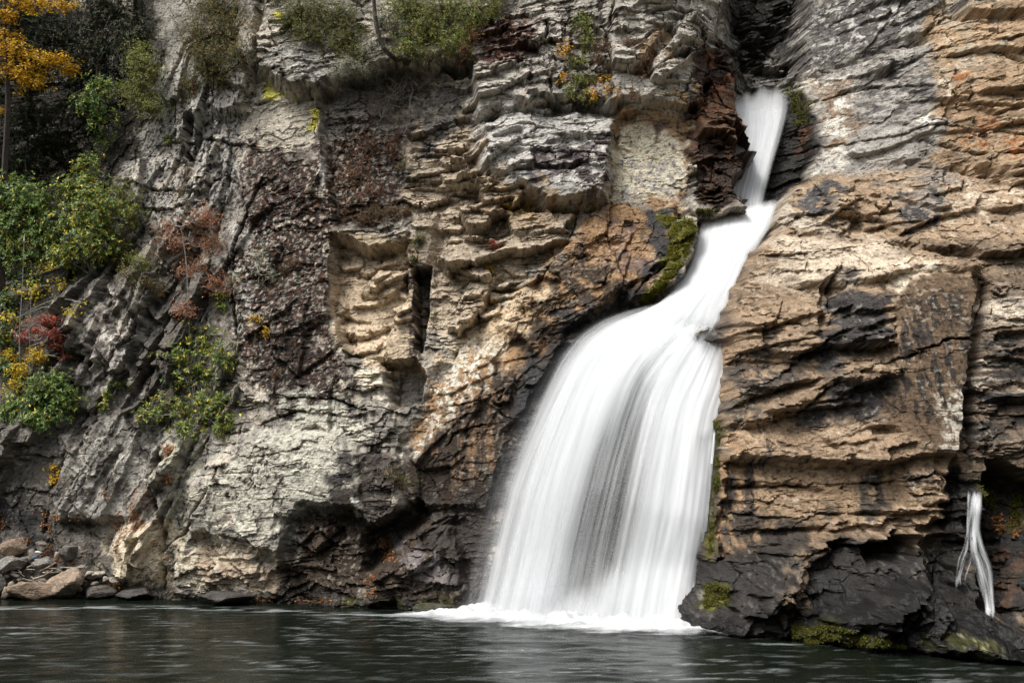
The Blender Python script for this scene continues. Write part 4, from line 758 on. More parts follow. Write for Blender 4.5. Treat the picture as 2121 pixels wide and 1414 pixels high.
def unit(v): return v / (np.linalg.norm(v, axis=-1, keepdims=True) + 1e-9)
def tints(kind, n):
    c, p = PAL[kind]; c = (np.array(c) * (1.0 if kind in ('dark', 'lichen', 'yellow', 'lemon', 'litter', 'moss', 'moss_bright') else 1.6))[rng.choice(len(c), n, p=np.array(p) / sum(p))]; return np.clip(c * rng.uniform(.75, 1.25, (n, 1)), 0, .9)
def leaf_arrays(pos, d, up, ln, wd, col):
    """folded pointed leaves: base, two shoulders, tip"""
    d = unit(d); s = unit(np.cross(d, up)); nrm = np.cross(s, d); ln = ln[:, None]; wd = wd[:, None]
    V = np.stack([pos, pos + d * ln * .45 + s * wd * .5 - nrm * wd * .12, pos + d * ln, pos + d * ln * .45 - s * wd * .5 - nrm * wd * .12], 1).reshape(-1, 3)
    i = np.arange(len(pos))[:, None] * 4; F = np.concatenate([i + np.array([[0, 1, 2]]), i + np.array([[0, 2, 3]])], 0)
    return V, F, np.repeat(col, 4, 0)
def prisms(p0, p1, r0, r1):
    p0, p1 = np.asarray(p0, float), np.asarray(p1, float); d = unit(p1 - p0); a = unit(np.cross(d, np.where(np.abs(d[:, 2:3]) > .8, [[1., 0, 0]], [[0, 0, 1.]]))); b_ = np.cross(d, a); n = len(p0); k = 4
    an = np.arange(k) * 2 * np.pi / k; ring = a[:, None] * np.cos(an)[None, :, None] + b_[:, None] * np.sin(an)[None, :, None]
    V = np.concatenate([p0[:, None] + ring * np.reshape(r0, (-1, 1, 1)), p1[:, None] + ring * np.reshape(r1, (-1, 1, 1))], 1).reshape(-1, 3); i = np.arange(n)[:, None, None] * 2 * k
    q = np.array([[j, (j + 1) % k, k + (j + 1) % k, k + j] for j in range(k)])[None]; return V, (i + q).reshape(-1, 4)
def curve_pts(a, b_, n, sag, wob):
    t = np.linspace(0, 1, n)[:, None]; p = a * (1 - t) + b_ * t; p[:, 2] += sag * np.sin(np.pi * t[:, 0]); p[1:-1] += rng.normal(0, wob, (n - 2, 3)); return p
KIND = {  # leaf length, width, leaves to a tip, droop, twig material
 'rhodo': (.17, .060, 8, -.15, M_BARK, M_LEAFG), 'rhodo_y': (.17, .060, 8, -.2, M_GREY, M_LEAFG), 'olive': (.085, .030, 7, .2, M_BARK, M_LEAF), 'laurel': (.095, .042, 6, .1, M_RUST, M_LEAF),
 'dark': (.16, .06, 7, -.2, M_BARK, M_LEAF), 'yellow': (.13, .066, 4, -.35, M_BARK, M_LEAF), 'lemon': (.13, .075, 3, -.5, M_GREY, M_LEAF), 'gold': (.11, .05, 5, -.3, M_BARK, M_LEAF), 'red': (.12, .06, 4, -.5, M_GREY, M_LEAF),
 'rust': (.085, .042, 3, -.3, M_RUST, M_LEAF), 'heath': (.06, .024, 6, .3, M_RUST, M_LEAF), 'grass': (.32, .016, 3, .9, M_RUST, M_LEAF), 'lichen': (.12, .012, 6, -.8, M_LICH, M_LEAF)}
def plant(name, label, cat, base, clumps, kind, dens=1.0, stand=.5, group=None, trunk=None, trunk_r=.05, depth=None, twigs=.6, flat=1.0, thick=1.0, mix=None, parts=('stems', 'foliage'), bark=None, wild=0.0):
    """base: pixel of the foot on the rock; clumps: (px, py, half width, half height) of each leafy mass"""
    LN, WD, NW, DR, tm, lm = KIND[kind]; tm = bark or tm
    bp_ = at(*base) if depth is None else P(base[0], base[1], depth)
    root = empty(name, tuple(bp_)); tag(root, label, cat, group)
    Vs, Fs, Cs, nv = [], [], [], 0; s0, s1, r0, r1 = [], [], [], []
    if trunk is not None:
        tp = [P(a, b_, bp_[1] - dy) for a, b_, dy in trunk]; tp = resample(np.array(tp), 4 * len(tp)); k = len(tp); rr = trunk_r * np.linspace(1, .35, k)
        s0 += list(tp[:-1]); s1 += list(tp[1:]); r0 += list(rr[:-1]); r1 += list(rr[1:])
    else: tp = None
    for cx, cy, rx, ry in clumps:
        if depth is None: g = at(cx, cy); c = P(cx, cy, g[1] - stand * (.6 + .4 * rng.random()))
        else: c = P(cx, cy, depth - stand * rng.uniform(-.5, 1))
        m2 = c[1] / FPX; dens_ = dens * (.85 if kind in ('rhodo', 'rhodo_y', 'laurel', 'olive') else 1.0); R3 = np.array([rx * m2, (rx + ry) * .5 * m2 * .8 * thick, ry * m2]); area = np.pi * R3[0] * R3[2]
        nt = max(4, int(area * 150 * dens_ / max(LN / .12, .6) ** 1.1)); p = unit(rng.normal(0, 1, (nt * 2, 3))) * (rng.random((nt * 2, 1)) ** .42) * (1 + .30 * rng.normal(0, 1, (nt * 2, 1)))
        w = c + p * R3; w = w[uni(1.6 * gn(w[:, 0] * 2.2 + cx, w[:, 2] * 2.6 + w[:, 1] * 1.7, 5)) > .34][:nt]
        if len(w) == 0: continue
        w = w + rng.normal(0, wild + .05, w.shape) * np.array([1, .6, 1])
        # stems
        foot = bp_ if tp is None else tp[np.argmin(np.linalg.norm(tp - c, axis=1) + .6 * np.maximum(tp[:, 2] - c[2], 0))]
        cc = curve_pts(np.array(foot), c - np.array([0, 0, R3[2] * .5]), 6, .1 * np.linalg.norm(c - foot), .05); s0 += list(cc[:-1]); s1 += list(cc[1:]); r_ = np.linspace(.028, .014, 6) * (1 if tp is None else .8); r0 += list(r_[:-1]); r1 += list(r_[1:])
        hub = c + rng.normal(0, .35, (max(3, len(w) // 14), 3)) * R3; 
        for h in hub: s0.append(cc[-1]); s1.append(h); r0.append(.012); r1.append(.008)
        sel = w[rng.random(len(w)) < twigs * .45]
        if len(sel):
            hi = np.argmin(np.linalg.norm(sel[:, None] - hub[None], axis=2), 1); mid = (sel + hub[hi]) / 2 + rng.normal(0, .05, sel.shape)
            s0 += list(hub[hi]) + list(mid); s1 += list(mid) + list(sel); r0 += [.007] * len(sel) + [.005] * len(sel); r1 += [.005] * len(sel) + [.0035] * len(sel)
        # leaves
        n = len(w) * NW; pos = np.repeat(w, NW, 0); out = unit(np.repeat(unit((w - c) / R3) * .6 + np.array([0, -.35, .45]), NW, 0))
        ang = np.tile(np.arange(NW) * 2 * np.pi / NW, len(w)) + rng.uniform(0, 6.3, n); e1 = unit(np.cross(out, [0.3, .2, 1.])); e2 = np.cross(out, e1)
        d = e1 * np.cos(ang)[:, None] + e2 * np.sin(ang)[:, None] + out * rng.uniform(.1, .5, (n, 1)) + np.array([0, 0, DR]); d += rng.normal(0, .18, d.shape); d[:, 2] *= flat
        pos = pos + rng.normal(0, LN * .35 if kind not in ('rhodo', 'rhodo_y', 'dark') else LN * .12, pos.shape)
        ln = LN * rng.uniform(.65, 1.2, n); wd_ = WD * rng.uniform(.75, 1.2, n); kk = tints(kind, n)
        if mix: sw = rng.random(n) < mix[1]; kk[sw] = tints(mix[0], sw.sum())
        V, F, C = leaf_arrays(pos, d, np.where(rng.random((n, 1)) < .5, out, np.array([[0, 0, 1.]])) + rng.normal(0, .25, (n, 3)), ln, wd_, kk); Vs.append(V); Fs.append(F + nv); Cs.append(C); nv += len(V)
    if s0:
        V, F = prisms(np.array(s0), np.array(s1), np.array(r0), np.array(r1)); mesh_obj(parts[0], V, F, tm, root)
    if Vs: mesh_obj(parts[1], np.concatenate(Vs), np.concatenate(Fs), lm, root, False, {'tint': np.concatenate(Cs)})
    return root
TP = ('trunk', 'crown')
# wooded ravine at the upper left, deep in shade
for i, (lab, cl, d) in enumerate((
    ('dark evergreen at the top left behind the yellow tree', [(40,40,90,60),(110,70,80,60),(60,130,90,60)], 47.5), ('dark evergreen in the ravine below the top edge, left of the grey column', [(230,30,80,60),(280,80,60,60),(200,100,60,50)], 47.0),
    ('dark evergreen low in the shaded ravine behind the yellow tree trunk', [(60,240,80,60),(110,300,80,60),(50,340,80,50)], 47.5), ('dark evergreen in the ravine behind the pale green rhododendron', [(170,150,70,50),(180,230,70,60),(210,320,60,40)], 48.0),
    ('added dark evergreen beyond the left edge, shading the ravine mouth', [(-70,60,90,70),(-90,200,80,90),(-80,330,80,70)], 46.5), ('added unseen evergreen crown above the top edge, shading the ravine', [(60,-170,150,90),(220,-140,120,80),(-60,-130,120,80)], 47.0))):  # last two trees are mostly out of view, added to shade the ravine
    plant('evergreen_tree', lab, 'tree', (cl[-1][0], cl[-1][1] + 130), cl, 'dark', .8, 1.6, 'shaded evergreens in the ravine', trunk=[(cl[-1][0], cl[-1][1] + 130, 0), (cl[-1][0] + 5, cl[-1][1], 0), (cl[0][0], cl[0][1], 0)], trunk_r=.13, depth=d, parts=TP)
plant('yellow_tree', 'yellow autumn tree with tiered branches at the top left', 'tree', (3, 600), [(30,105,55,22),(90,130,60,16),(35,150,50,24),(145,143,26,14),(65,168,38,16),(120,120,30,9),(60,6,66,15),(130,12,42,11),(15,30,26,18),(20,75,30,16),(-40,40,40,20),(-40,120,40,30),(8,232,12,8),(45,190,14,9)], 'yellow', 1.25, .5, trunk=[(3,600,0),(8,365,0),(17,230,.1),(13,90,.2),(6,-40,.2)], trunk_r=.17, depth=44.6, flat=.6, thick=1.4, parts=TP)
# left hand shrubs
G1 = 'rhododendrons on the left of the cliff'
plant('rhododendron', 'broad dark green rhododendron at the left edge below the ravine', 'shrub', (30, 560), [(20,400,60,45),(70,420,55,45),(30,470,60,45),(90,490,45,40),(40,530,60,30)], 'rhodo', 1.35, .9, G1, depth=44.0)
plant('rhododendron', 'bright peaked rhododendron between the ravine and the grey column', 'shrub', (190, 570), [(180,345,28,30),(165,390,55,40),(200,430,55,45),(150,460,55,45),(195,500,60,40),(130,530,45,30)], 'rhodo_y', 1.35, .9, G1, depth=43.8)
plant('rhododendron', 'dark rhododendron along the left edge behind the lemon sapling', 'shrub', (20, 700), [(15,575,44,36),(65,590,40,26),(10,630,34,34),(8,700,30,34),(20,760,26,26)], 'rhodo', .9, .4, G1, mix=('dark', .3))
plant('laurel_shrub', 'olive laurel spilling down the rock beside the peaked rhododendron', 'shrub', (250, 560), [(255,400,40,32),(270,440,38,32),(250,530,40,28),(285,545,32,26),(240,490,32,26)], 'laurel', .9, .6, None)
plant('laurel_shrub', 'olive green laurel against the grey column, high on the left', 'shrub', (290, 260), [(285,110,30,30),(300,145,42,38),(285,190,48,34),(310,220,38,26)], 'laurel', 1.3, .8, None, depth=44.2)
plant('rhododendron', 'pale green rhododendron hanging before the dark ravine', 'shrub', (230, 290), [(210,180,38,26),(180,210,30,28),(205,245,36,26),(215,285,24,16)], 'rhodo', .95, .6, G1, depth=44.6)
plant('pine_shrub', 'twiggy olive pine shrub at the top beside the lichened overhang', 'shrub', (440, 200), [(455,15,75,40),(480,65,58,44),(410,70,44,42),(495,115,38,34),(430,120,50,42),(400,180,26,34),(455,155,40,26)], 'olive', 1.5, .7, None, wild=.05, mix=('rust', .08))
plant('heath_tuft', 'dry straw tuft hanging on the grey column', 'tuft', (385, 345), [(383,365,20,24),(378,395,16,22)], 'heath', .7, .3, None, mix=('grass', .3))
plant('rust_sapling', 'thin rust leaved sapling on the dark slab above the yellowish rhododendron', 'sapling', (392, 720), [(420,450,45,26),(365,500,40,30),(440,510,42,30),(400,560,42,26),(345,470,26,22),(450,590,30,26),(380,640,30,22)], 'rust', 1.1, .6, None, trunk=[(392,720,0),(390,620,.2),(386,540,.4),(375,470,.5)], trunk_r=.035, parts=TP, bark=M_GREY)
plant('rhododendron', 'yellowish rhododendron with bare pale twigs on the lower left slab', 'shrub', (400, 860), [(370,735,36,24),(420,705,38,32),(460,740,32,36),(400,775,52,32),(345,845,52,26),(430,835,55,36),(390,885,46,22),(465,880,30,26),(310,860,28,16)], 'rhodo_y', .82, .7, G1, twigs=.9, mix=('laurel', .25))
plant('rhododendron', 'dense dark rhododendron at the lower left above the boulders', 'shrub', (90, 890), [(105,790,50,28),(70,825,48,34),(125,830,42,30),(75,870,45,24),(30,850,34,30)], 'rhodo', 1.3, .7, G1)
plant('gold_sapling', 'gold and orange sapling above the dense dark rhododendron', 'sapling', (40, 820), [(80,735,28,18),(40,765,26,16),(25,800,22,16),(15,735,24,14)], 'gold', 1.2, .7, None, depth=None, mix=('lemon', .3), parts=TP)
plant('red_sapling', 'red leaved maple sapling on the left', 'sapling', (62, 760), [(95,662,34,9),(75,685,36,10),(115,690,26,9),(120,712,24,9),(132,738,12,8),(55,700,22,8)], 'red', 1.5, .7, None, trunk=[(62,760,0),(62,690,.3),(64,600,.4)], trunk_r=.03, parts=TP, flat=.7)
plant('lemon_sapling', 'tall thin sapling with scattered lemon yellow leaves at left', 'sapling', (42, 790), [(30,530,40,30),(95,560,50,24),(60,600,45,22),(20,655,30,16),(130,590,36,14),(15,690,18,12),(35,500,36,22),(150,640,22,12),(170,625,10,6)], 'lemon', .50, .9, None, trunk=[(42,790,0),(40,690,.3),(46,600,.4),(50,500,.5)], trunk_r=.035, parts=TP, twigs=.4)
plant('rust_shrub', 'low dark shrub spilling from the crack above the left slab', 'shrub', (300, 590), [(270,570,26,18),(300,590,26,18),(330,600,18,22)], 'olive', 1.0, .4, None, mix=('red', .12))
# top of the cliff
G2 = 'laurel thickets along the cliff top'
plant('laurel_shrub', 'grey-green laurel on the overhanging lip, left of the curved mossy trunk', 'shrub', (680, 130), [(625,20,58,34),(690,30,58,40),(640,65,44,30),(715,80,52,42),(740,120,42,30),(600,45,30,26)], 'olive', 1.4, .5, G2, mix=('laurel', .35), wild=.04)
plant('laurel_shrub', 'large green laurel on the cliff top, right of the curved mossy trunk', 'shrub', (890, 130), [(840,15,66,38),(920,20,64,42),(880,65,68,42),(940,85,50,38),(1000,20,44,30),(850,105,44,26),(970,60,32,30)], 'laurel', 1.4, .6, G2, mix=('rhodo', .15))
plant('dead_mossy_tree', 'curved dark trunk with pale lichen hung branches at the cliff top', 'tree', (840, 130), [(735,140,52,14),(700,150,24,12),(790,40,26,36),(770,95,26,22),(820,60,22,30),(715,130,30,12)], 'lichen', 2.2, 1.1, None, trunk=[(845,128,0),(815,120,.7),(792,98,.9),(780,60,.95),(774,10,.95),(772,-40,.95)], trunk_r=.2, parts=TP, bark=M_BARK, twigs=1.0)
plant('bare_shrub', 'tangle of bare grey twigs hanging under the cliff top laurel', 'shrub', (850, 150), [(820,190,50,40),(870,170,46,30),(790,230,44,32),(850,250,36,30)], 'heath', .42, .35, None, bark=M_GREY, twigs=1.0)
plant('heath_shrub', 'rusty heath on the maroon face below the bare twigs', 'shrub', (740, 420), [(730,360,44,40),(770,400,44,28),(700,430,30,26),(810,300,22,26),(760,300,40,30)], 'heath', .55, .22, None, mix=('rust', .3))
plant('heath_cushion', 'brown heath cushion on the jutting mid cliff ledge', 'shrub', (800, 470), [(800,440,50,15),(760,455,34,12),(840,440,20,12)], 'heath', 2.2, .35, None, mix=('moss', .12))
plant('laurel_shrub', 'small laurel growing from the crack in the mottled top block', 'shrub', (1205, 215), [(1208,50,24,26),(1222,85,24,16),(1195,130,28,20),(1205,165,30,20),(1210,200,28,16),(1180,190,18,14)], 'laurel', 1.1, .4, G2, mix=('rhodo_y', .3))
plant('yellow_shrub', 'yellow leaved twigs beside the small laurel on the mottled block', 'shrub', (1250, 210), [(1250,165,20,20),(1265,185,26,16),(1240,190,22,14),(1170,100,22,24),(1165,160,16,16)], 'yellow', .55, .35, None, mix=('rust', .4))
plant('heath_cushion', 'rust brown cushion in the notch of the stepped top block', 'shrub', (1290, 100), [(1250,95,26,14),(1300,90,24,18),(1240,120,16,18),(1310,195,14,14)], 'heath', 1.6, .25, None)
plant('heath_cushion', 'rusty heath right of the cliff top laurel', 'shrub', (975, 120), [(965,100,18,22),(985,70,14,14),(955,130,14,10)], 'heath', 1.8, .5, None, mix=('rust', .3))
plant('bare_shrub', 'grey twiggy shrub on the left edge of the maroon face', 'shrub', (545, 590), [(545,520,32,22),(535,550,28,26),(560,565,22,18)], 'lichen', .5, .3, None, bark=M_LICH, twigs=1.0, mix=('olive', .4))
# small plants
G3 = 'small plants rooted in the cliff'
for nm, lab, px, py, cl, k, dn in (
    ('fern', 'small fern in the crevice under the pale overhanging face', 838, 350, [(838,345,13,11)], 'grass', 2.5), ('heath_tuft', 'small green tuft above the upright pillar', 855, 545, [(855,540,14,11),(868,500,14,16)], 'olive', 2.0),
    ('fern', 'small green clump on the rib above the rust sapling', 490, 590, [(490,582,15,9)], 'grass', 2.5), ('fern', 'green fern hanging in the shaded crack right of the rust sapling', 455, 640, [(455,610,12,14),(458,635,10,10)], 'rhodo_y', 1.6),
    ('fern', 'yellow green fern in the crack below the left slab', 230, 820, [(245,800,22,8),(222,815,14,12),(215,840,10,14)], 'rhodo_y', 1.2), ('gold_tuft', 'orange leaved tuft on the left slab above the boulders', 115, 1000, [(110,972,10,8),(118,990,14,12)], 'yellow', 1.6),
    ('gold_tuft', 'rusty tuft between the two leaning slabs', 350, 1000, [(348,990,14,10),(352,930,14,16)], 'rust', 1.6), ('gold_tuft', 'yellow tuft on the maroon face', 535, 690, [(535,660,22,8),(555,690,16,10)], 'gold', .9),
    ('red_tuft', 'tiny red tuft on the broken mid cliff beds', 1022, 505, [(1022,503,11,6)], 'red', 2.0), ('gold_tuft', 'tiny yellow tuft below the broken mid cliff beds', 1018, 572, [(1015,556,9,4),(1022,570,7,5)], 'yellow', 1.6),
    ('grass_tuft', 'straw grass tuft on the ledge right of the wedged dark block', 830, 1015, [(815,990,14,8),(835,1003,22,10),(800,985,8,8)], 'grass', 2.2), ('grass_tuft', 'small green grass tuft on the big tan block', 1545, 845, [(1545,838,7,6)], 'grass', 2.0),
    ('grass_tuft', 'green grass tuft on the mossy rock right of the upper fall', 1660, 215, [(1656,205,8,14),(1668,225,8,8)], 'grass', 2.5), ('grass_tuft', 'small weed beside the black recess of the small cascade', 1922, 1165, [(1920,1160,7,8)], 'grass', 1.6),
    ('fern', 'orange and green tuft on the column top', 350, 295, [(352,290,12,8)], 'rhodo_y', 1.4), ('moss_clump', 'yellow lichened cushion on the mid cliff crevice', 822, 290, [(822,285,10,14)], 'heath', 2.0),
    ('heath_tuft', 'dark cushion on the lower maroon face', 610, 545, [(605,545,22,10),(585,560,14,10)], 'heath', 2.0), ('heath_tuft', 'brown cushion low on the maroon face', 570, 780, [(575,775,16,7)], 'heath', 2.0)):
    plant(nm, lab, 'small plant', (px, py), cl, k, dn, .18, G3)

# ------------------------------------------------------------------ moss, fallen leaves
def at_many(px, py):
    a, b_ = ray(px, py); y = np.arange(24, 56, .05)[None]; out = np.empty((len(px), 3))
    for i in range(0, len(px), 800):
        A, Bb = a[i:i + 800, None], b_[i:i + 800, None]; yy = bilin(XS, ZS, Y, (A * y).ravel(), (CAM_H + Bb * y).ravel()).reshape(len(A), -1); k = np.argmax(y >= yy, 1); yk = y[0, k]
        out[i:i + 800] = np.stack([A[:, 0] * yk, yk, CAM_H + Bb[:, 0] * yk], 1)
    return out
def in_poly(pts, n):
    p = np.array(pts, float); o = np.empty((0, 2))
    while len(o) < n:
        q = rng.uniform(p.min(0), p.max(0), (n * 3, 2)); o = np.r_[o, q[poly_sd(pts, q[:, 0], q[:, 1]) > 0]]
    return o[:n]
def scatter(name, label, polys, kind, n_per, ln, wd, lift, updir, noise_cut=.45):
    P_ = []
    for q in polys:
        ar = abs(sum(a[0] * b_[1] - b_[0] * a[1] for a, b_ in zip(q, q[1:] + q[:1]))) / 2; P_.append(in_poly(q, max(8, int(ar * n_per))))
    p = np.concatenate(P_); p = p[uni(1.8 * gn(p[:, 0] * .05, p[:, 1] * .06, 3)) > noise_cut]; w = at_many(p[:, 0], p[:, 1]); n = len(w)
    w[:, 1] -= lift * rng.random(n); d = rng.normal(0, 1, (n, 3)) * np.array([1, .6, .7]) + updir
    V, F, C = leaf_arrays(w, d, rng.normal(0, .5, (n, 3)) + np.array([0, -.7, .8]), ln * rng.uniform(.6, 1.3, n), wd * rng.uniform(.7, 1.3, n), tints(kind, n))
    return tag(mesh_obj(name, V, F, M_LEAF, None, False, {'tint': C}), label, 'moss' if 'moss' in kind else 'leaves', kind='stuff')
scatter('moss', 'bright yellow green moss on the black shoulder beside the chute', [[(1372,446),(1434,452),(1442,475),(1412,550),(1374,580),(1388,500)], [(1322,622),(1370,575),(1402,560),(1350,635)]], 'moss_bright', 1.5, .08, .035, .10, np.array([0, -.6, -.5]), .30)
scatter('moss', 'olive moss patches on wet rock along the falling water', [[(1372,448),(1432,455),(1440,475),(1410,550),(1372,578),(1388,500)], [(1325,622),(1370,575),(1400,560),(1350,632)], [(1472,870),(1492,870),(1490,1000),(1476,1050),(1480,1130),(1468,1150)], [(1460,1208),(1510,1202),(1508,1245),(1455,1255)], [(1640,1295),(1720,1292),(1830,1322),(1880,1340),(1640,1330)], [(2022,997),(2052,997),(2062,1058),(2040,1048)], [(2096,1022),(2114,1022),(2106,1098),(2088,1098)], [(1636,175),(1662,195),(1678,255),(1642,262)], [(1440,432),(1480,432),(1478,448),(1442,447)]], 'moss', 1.3, .08, .035, .10, np.array([0, -.6, -.5]), .30)
scatter('fallen_leaves', 'orange fallen leaves lying on ledges and along the left shore', [[(82,1060),(140,1052),(140,1070),(105,1075),(108,1100),(85,1105)], [(85,1140),(95,1120),(120,1140),(125,1155),(160,1165),(100,1168)], [(195,1085),(240,1080),(275,1095),(230,1100)], [(215,1018),(228,1018),(232,1040),(218,1042)], [(145,1070),(190,1070),(190,1075),(145,1076)], [(0,1070),(14,1075),(10,1100),(0,1100)], [(35,1112),(78,1112),(75,1120),(40,1122)], [(180,1200),(250,1205),(255,1222),(190,1218)], [(315,1122),(335,1125),(332,1132),(318,1130)], [(335,1220),(360,1222),(360,1230),(335,1228)], [(780,1120),(810,1118),(825,1160),(790,1165)], [(758,1190),(776,1185),(780,1235),(760,1235)], [(1085,210),(1230,215),(1230,224),(1085,219)], [(2050,1060),(2110,1080),(2110,1110),(2055,1100)], [(530,1236),(690,1242),(690,1247),(530,1242)], [(60,1150),(110,1150),(120,1180),(60,1180)]], 'litter', .22, .11, .065, .06, np.array([0, 0, 0.]), .42)
scatter('scattered_leaves', 'single rust leaves caught all over the left cliff', [[(300,430),(480,420),(490,900),(330,900)], [(480,250),(860,250),(700,480),(720,860),(500,860)], [(0,900),(480,900),(400,1220),(0,1110)], [(960,40),(1120,20),(1110,140),(980,140)]], 'litter', .0045, .09, .05, .05, np.array([0, 0, 0.]), .4)

# ------------------------------------------------------------------ boulders, stones and driftwood on the left shore
M_STONE = rock_material('shore_stone')
def ico(n):
    import bmesh
    bm = bmesh.new(); bmesh.ops.create_icosphere(bm, subdivisions=n, radius=1); V = np.array([v.co for v in bm.verts]); F = np.array([[v.index for v in f.verts] for f in bm.faces]); bm.free(); return V, F
ICO = {n: ico(n) for n in (2, 3, 4)}
def boulder(name, label, px, py, rx, ry, col, seed, n=4, dy=0.0, cat='boulder', group=None, tilt=0., flat=1.0, foot=None):
    """px, py: middle of its foot on the shore; faceted by chance planes, worn and pitted"""
    q = np.random.default_rng(seed); V, F = ICO[n]; k = 16; nr = unit(q.normal(0, 1, (k, 3)) * np.array([1, 1, .9])); dd = q.uniform(.62, 1.0, k)
    r = np.min(np.where(V @ nr.T > .05, dd[None] / np.maximum(V @ nr.T, .05), 9), 1); r = np.minimum(r, 1.12); D = V * r[:, None]
    D *= (1 + .05 * fbm(V[:, 0] * 3 + seed, V[:, 2] * 3 + V[:, 1] * 2, 4, seed) + .018 * fbm(V[:, 0] * 14 + V[:, 1] * 6, V[:, 2] * 14, 3, seed + 1))[:, None]
    c = on_water(px, py, .0) if foot is None else at(px, py); m2 = c[1] / FPX; a, b_ = rx * m2, ry * m2
    if foot is None: c[1] = min(c[1], at(px, py - 8)[1]); c[0] = ray(px, py)[0] * c[1]
    c[1] -= dy + .22 * (a + b_)
    D = D * np.array([a, (a + b_) * .5 * flat, b_]); ct, st_ = math.cos(tilt), math.sin(tilt); D = np.stack([D[:, 0] * ct - D[:, 2] * st_, D[:, 1], D[:, 0] * st_ + D[:, 2] * ct], 1)
    W_ = D + c + np.array([0, 0, b_ * .85]); nn = uni(fbm(W_[:, 0] * 4, W_[:, 2] * 4 + W_[:, 1] * 3, 4, seed)); n2 = uni(fbm(W_[:, 0] * 18, W_[:, 2] * 18 + W_[:, 1] * 9, 3, seed))
    C = np.array(col)[None] * (.55 + .75 * nn + .25 * n2)[:, None]; wt = sst(.22, .05, W_[:, 2]); C *= (1 - .65 * wt)[:, None]
    o = mesh_obj(name, W_, F, M_STONE, None, n < 4, {'albedo': C, 'wet': wt * .8}, origin=c); tag(o, label, cat, group); return o
GB_ = 'boulders on the left shore'
BR, GR = (.22,.165,.12), (.20,.19,.175)
for lab, px, py, rx, ry, col, sd_, dy, tl_ in (
    ('low rounded brown boulder at the pool edge, foremost on the left shore', 84, 1234, 46, 20, BR, 4, .6, .05), ('blocky brown boulder with a slanting top at the pool edge, rightmost of the pile', 148, 1231, 34, 31, (.26,.20,.15), 9, .3, .18),
    ('rounded grey-brown boulder at the back of the left shore pile', 34, 1152, 32, 19, BR, 13, -.2, -.1), ('flat topped boulder under the rounded one, left shore', 26, 1182, 36, 17, GR, 17, .1, .05),
    ('squat grey boulder at the left edge of the pile', 4, 1212, 24, 22, GR, 21, .3, 0), ('small wedge boulder between the two large pool edge boulders', 40, 1206, 24, 13, (.24,.20,.15), 25, .3, .2),
    ('tilted slab against the cliff behind the driftwood', 140, 1160, 22, 20, (.13,.12,.11), 29, -.2, .4), ('pale flat slab right of the slanting boulder', 200, 1196, 20, 8, (.36,.33,.28), 33, 0, .1),
    ('dark low boulder right of the pile at the waterline', 214, 1231, 34, 15, (.09,.08,.07), 37, .2, .05), ('grey boulder behind the driftwood', 96, 1176, 26, 13, GR, 41, .0, -.05),
    ('dark low boulder below the pale knob', 292, 1235, 40, 14, (.07,.065,.06), 43, .2, 0), ('low black boulder at the waterline below the pale buttress foot', 470, 1243, 55, 15, (.06,.055,.05), 47, .3, 0),
    ('wet mossy boulder left of the froth', 905, 1262, 48, 12, (.06,.06,.04), 51, .4, 0)):
    ft = 1 if py < 1200 else None
    boulder('boulder', lab, px, py, rx, ry, col, sd_, 4, dy, 'boulder', GB_, tl_, foot=ft)
GS_ = 'loose stones among the boulders'
q = np.random.default_rng(77); spots = []
for i in range(46):
    px, py = q.uniform(0, 255), q.uniform(1128, 1226)
    if px > 185 and py < 1185: continue
    spots.append((px, py, q.uniform(5, 13), q.uniform(3, 7)))
ANCH = [(84, 1220, 'low rounded brown boulder'), (148, 1210, 'slanting topped boulder'), (34, 1140, 'rounded rear boulder'), (4, 1200, 'squat edge boulder'), (200, 1192, 'pale flat slab'), (214, 1222, 'dark waterline boulder'), (96, 1168, 'boulder behind the driftwood')]
ORD = 'first second third fourth fifth sixth seventh eighth ninth tenth eleventh twelfth thirteenth fourteenth fifteenth sixteenth seventeenth eighteenth nineteenth twentieth'.split()
spots.sort(); GRAY = [q.uniform(.12, .34) for _ in spots]; SLAB = []; seen_ = {}
for (px, py, rx, ry), g in zip(spots, GRAY):
    a_ = min(ANCH, key=lambda t: (t[0] - px) ** 2 + 2 * (t[1] - py) ** 2); rel = ('right of' if px > a_[0] else 'left of') if abs(px - a_[0]) > abs(py - a_[1]) * 1.3 else ('below' if py > a_[1] else 'above')
    SLAB.append(f"{'pale' if g > .26 else 'dark' if g < .19 else 'grey-brown'} {'pebble' if rx < 8 else 'stone'} {rel} the {a_[2]}")
cnt_ = {l: SLAB.count(l) for l in SLAB}
for k_, l in enumerate(SLAB):
    seen_[l] = seen_.get(l, 0) + 1
    if cnt_[l] > 1: SLAB[k_] = f"{ORD[seen_[l] - 1]} {l}, counting from the left"
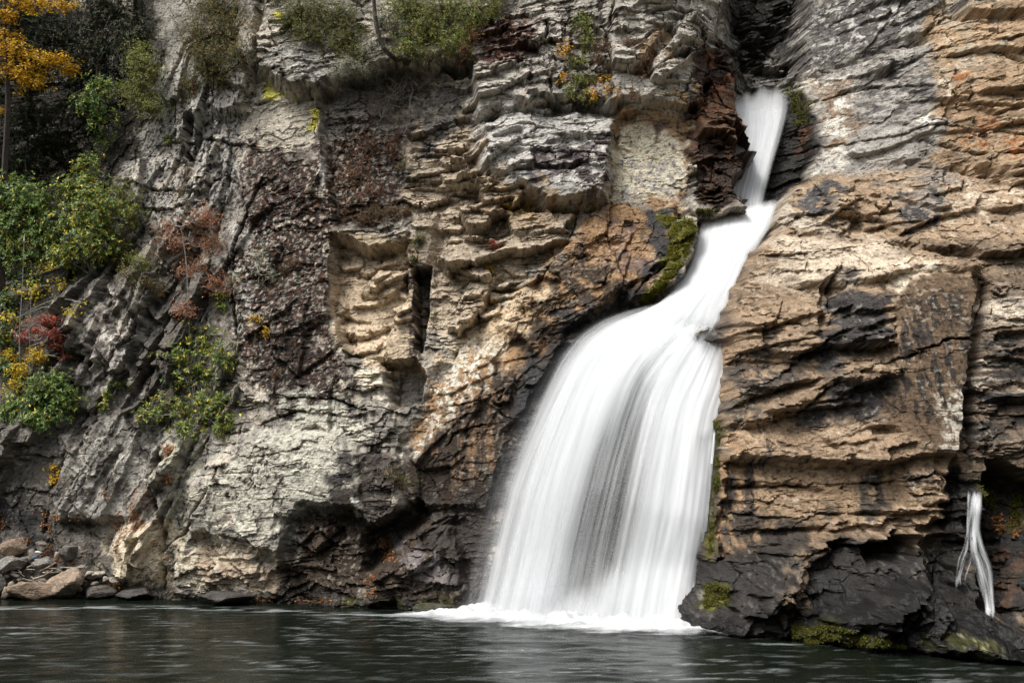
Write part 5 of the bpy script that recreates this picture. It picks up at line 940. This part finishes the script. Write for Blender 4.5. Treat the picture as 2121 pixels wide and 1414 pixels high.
for i, (px, py, rx, ry) in enumerate(spots):
    g = GRAY[i]; boulder('stone', SLAB[i], px, py, rx, ry, (g, g * .88, g * .74), 200 + i, 3, .25, 'stone', GS_, q.uniform(-.4, .4), foot=1)
boulder('stone', 'white rounded pebble in the orange leaves of the left shore', 88, 1145, 9, 3.2, (.62,.60,.56), 300, 3, .25, 'stone', None, 0, foot=1)
boulder('stone', 'blue-grey round stone below the white pebble', 78, 1158, 6, 5, (.10,.12,.16), 301, 3, .25, 'stone', None, 0, foot=1)
M_DRIFT = simple_mat('driftwood', (.34, .29, .23), nsc=7, bump=.01)
GD = 'driftwood sticks on the left shore'
for i, x0 in enumerate(sorted(q.uniform(10, 150, 20))):
    y0 = q.uniform(1172, 1200); L0 = q.uniform(18, 55); a0 = q.normal(-.1, .35); p0 = at(x0, y0, .45); p1 = p0 + np.array([math.cos(a0) * L0 * .018, q.normal(0, .2), -math.sin(a0) * L0 * .018 * .6]); mid = (p0 + p1) / 2 + q.normal(0, .03, 3); r_ = q.uniform(.012, .03)
    V, F = prisms([p0, mid], [mid, p1], [r_, r_ * .85], [r_ * .85, r_ * .5]); tag(mesh_obj('driftwood_stick', V, F, M_DRIFT, None, True, origin=p0), ORD[i] + ' bleached driftwood stick from the left across the shore boulders', 'driftwood', GD)

# ------------------------------------------------------------------ spray hanging at the foot of the plunge
M_MIST = bpy.data.materials.new('spray_mist'); M_MIST.use_nodes = True; nt_ = M_MIST.node_tree; nt_.nodes.remove(nt_.nodes['Principled BSDF'])
pv = nt_.nodes.new('ShaderNodeVolumePrincipled'); pv.inputs['Density'].default_value = .08; pv.inputs['Color'].default_value = (.95, .96, .97, 1); nt_.links.new(pv.outputs[0], nt_.nodes['Material Output'].inputs['Volume'])
M_MIST2 = M_MIST.copy(); M_MIST2.name = 'thick_spray'; M_MIST2.node_tree.nodes['Principled Volume'].inputs['Density'].default_value = .10
V, F = ICO[3]; cm = on_water(1225, 1286); cm[1] -= .2
tag(mesh_obj('mist', V * np.array([4.6, 1.4, 1.0]) + cm + np.array([0, -.3, .15]), F, M_MIST2, None, True), 'thick low spray along the froth of the plunge', 'mist', kind='stuff')
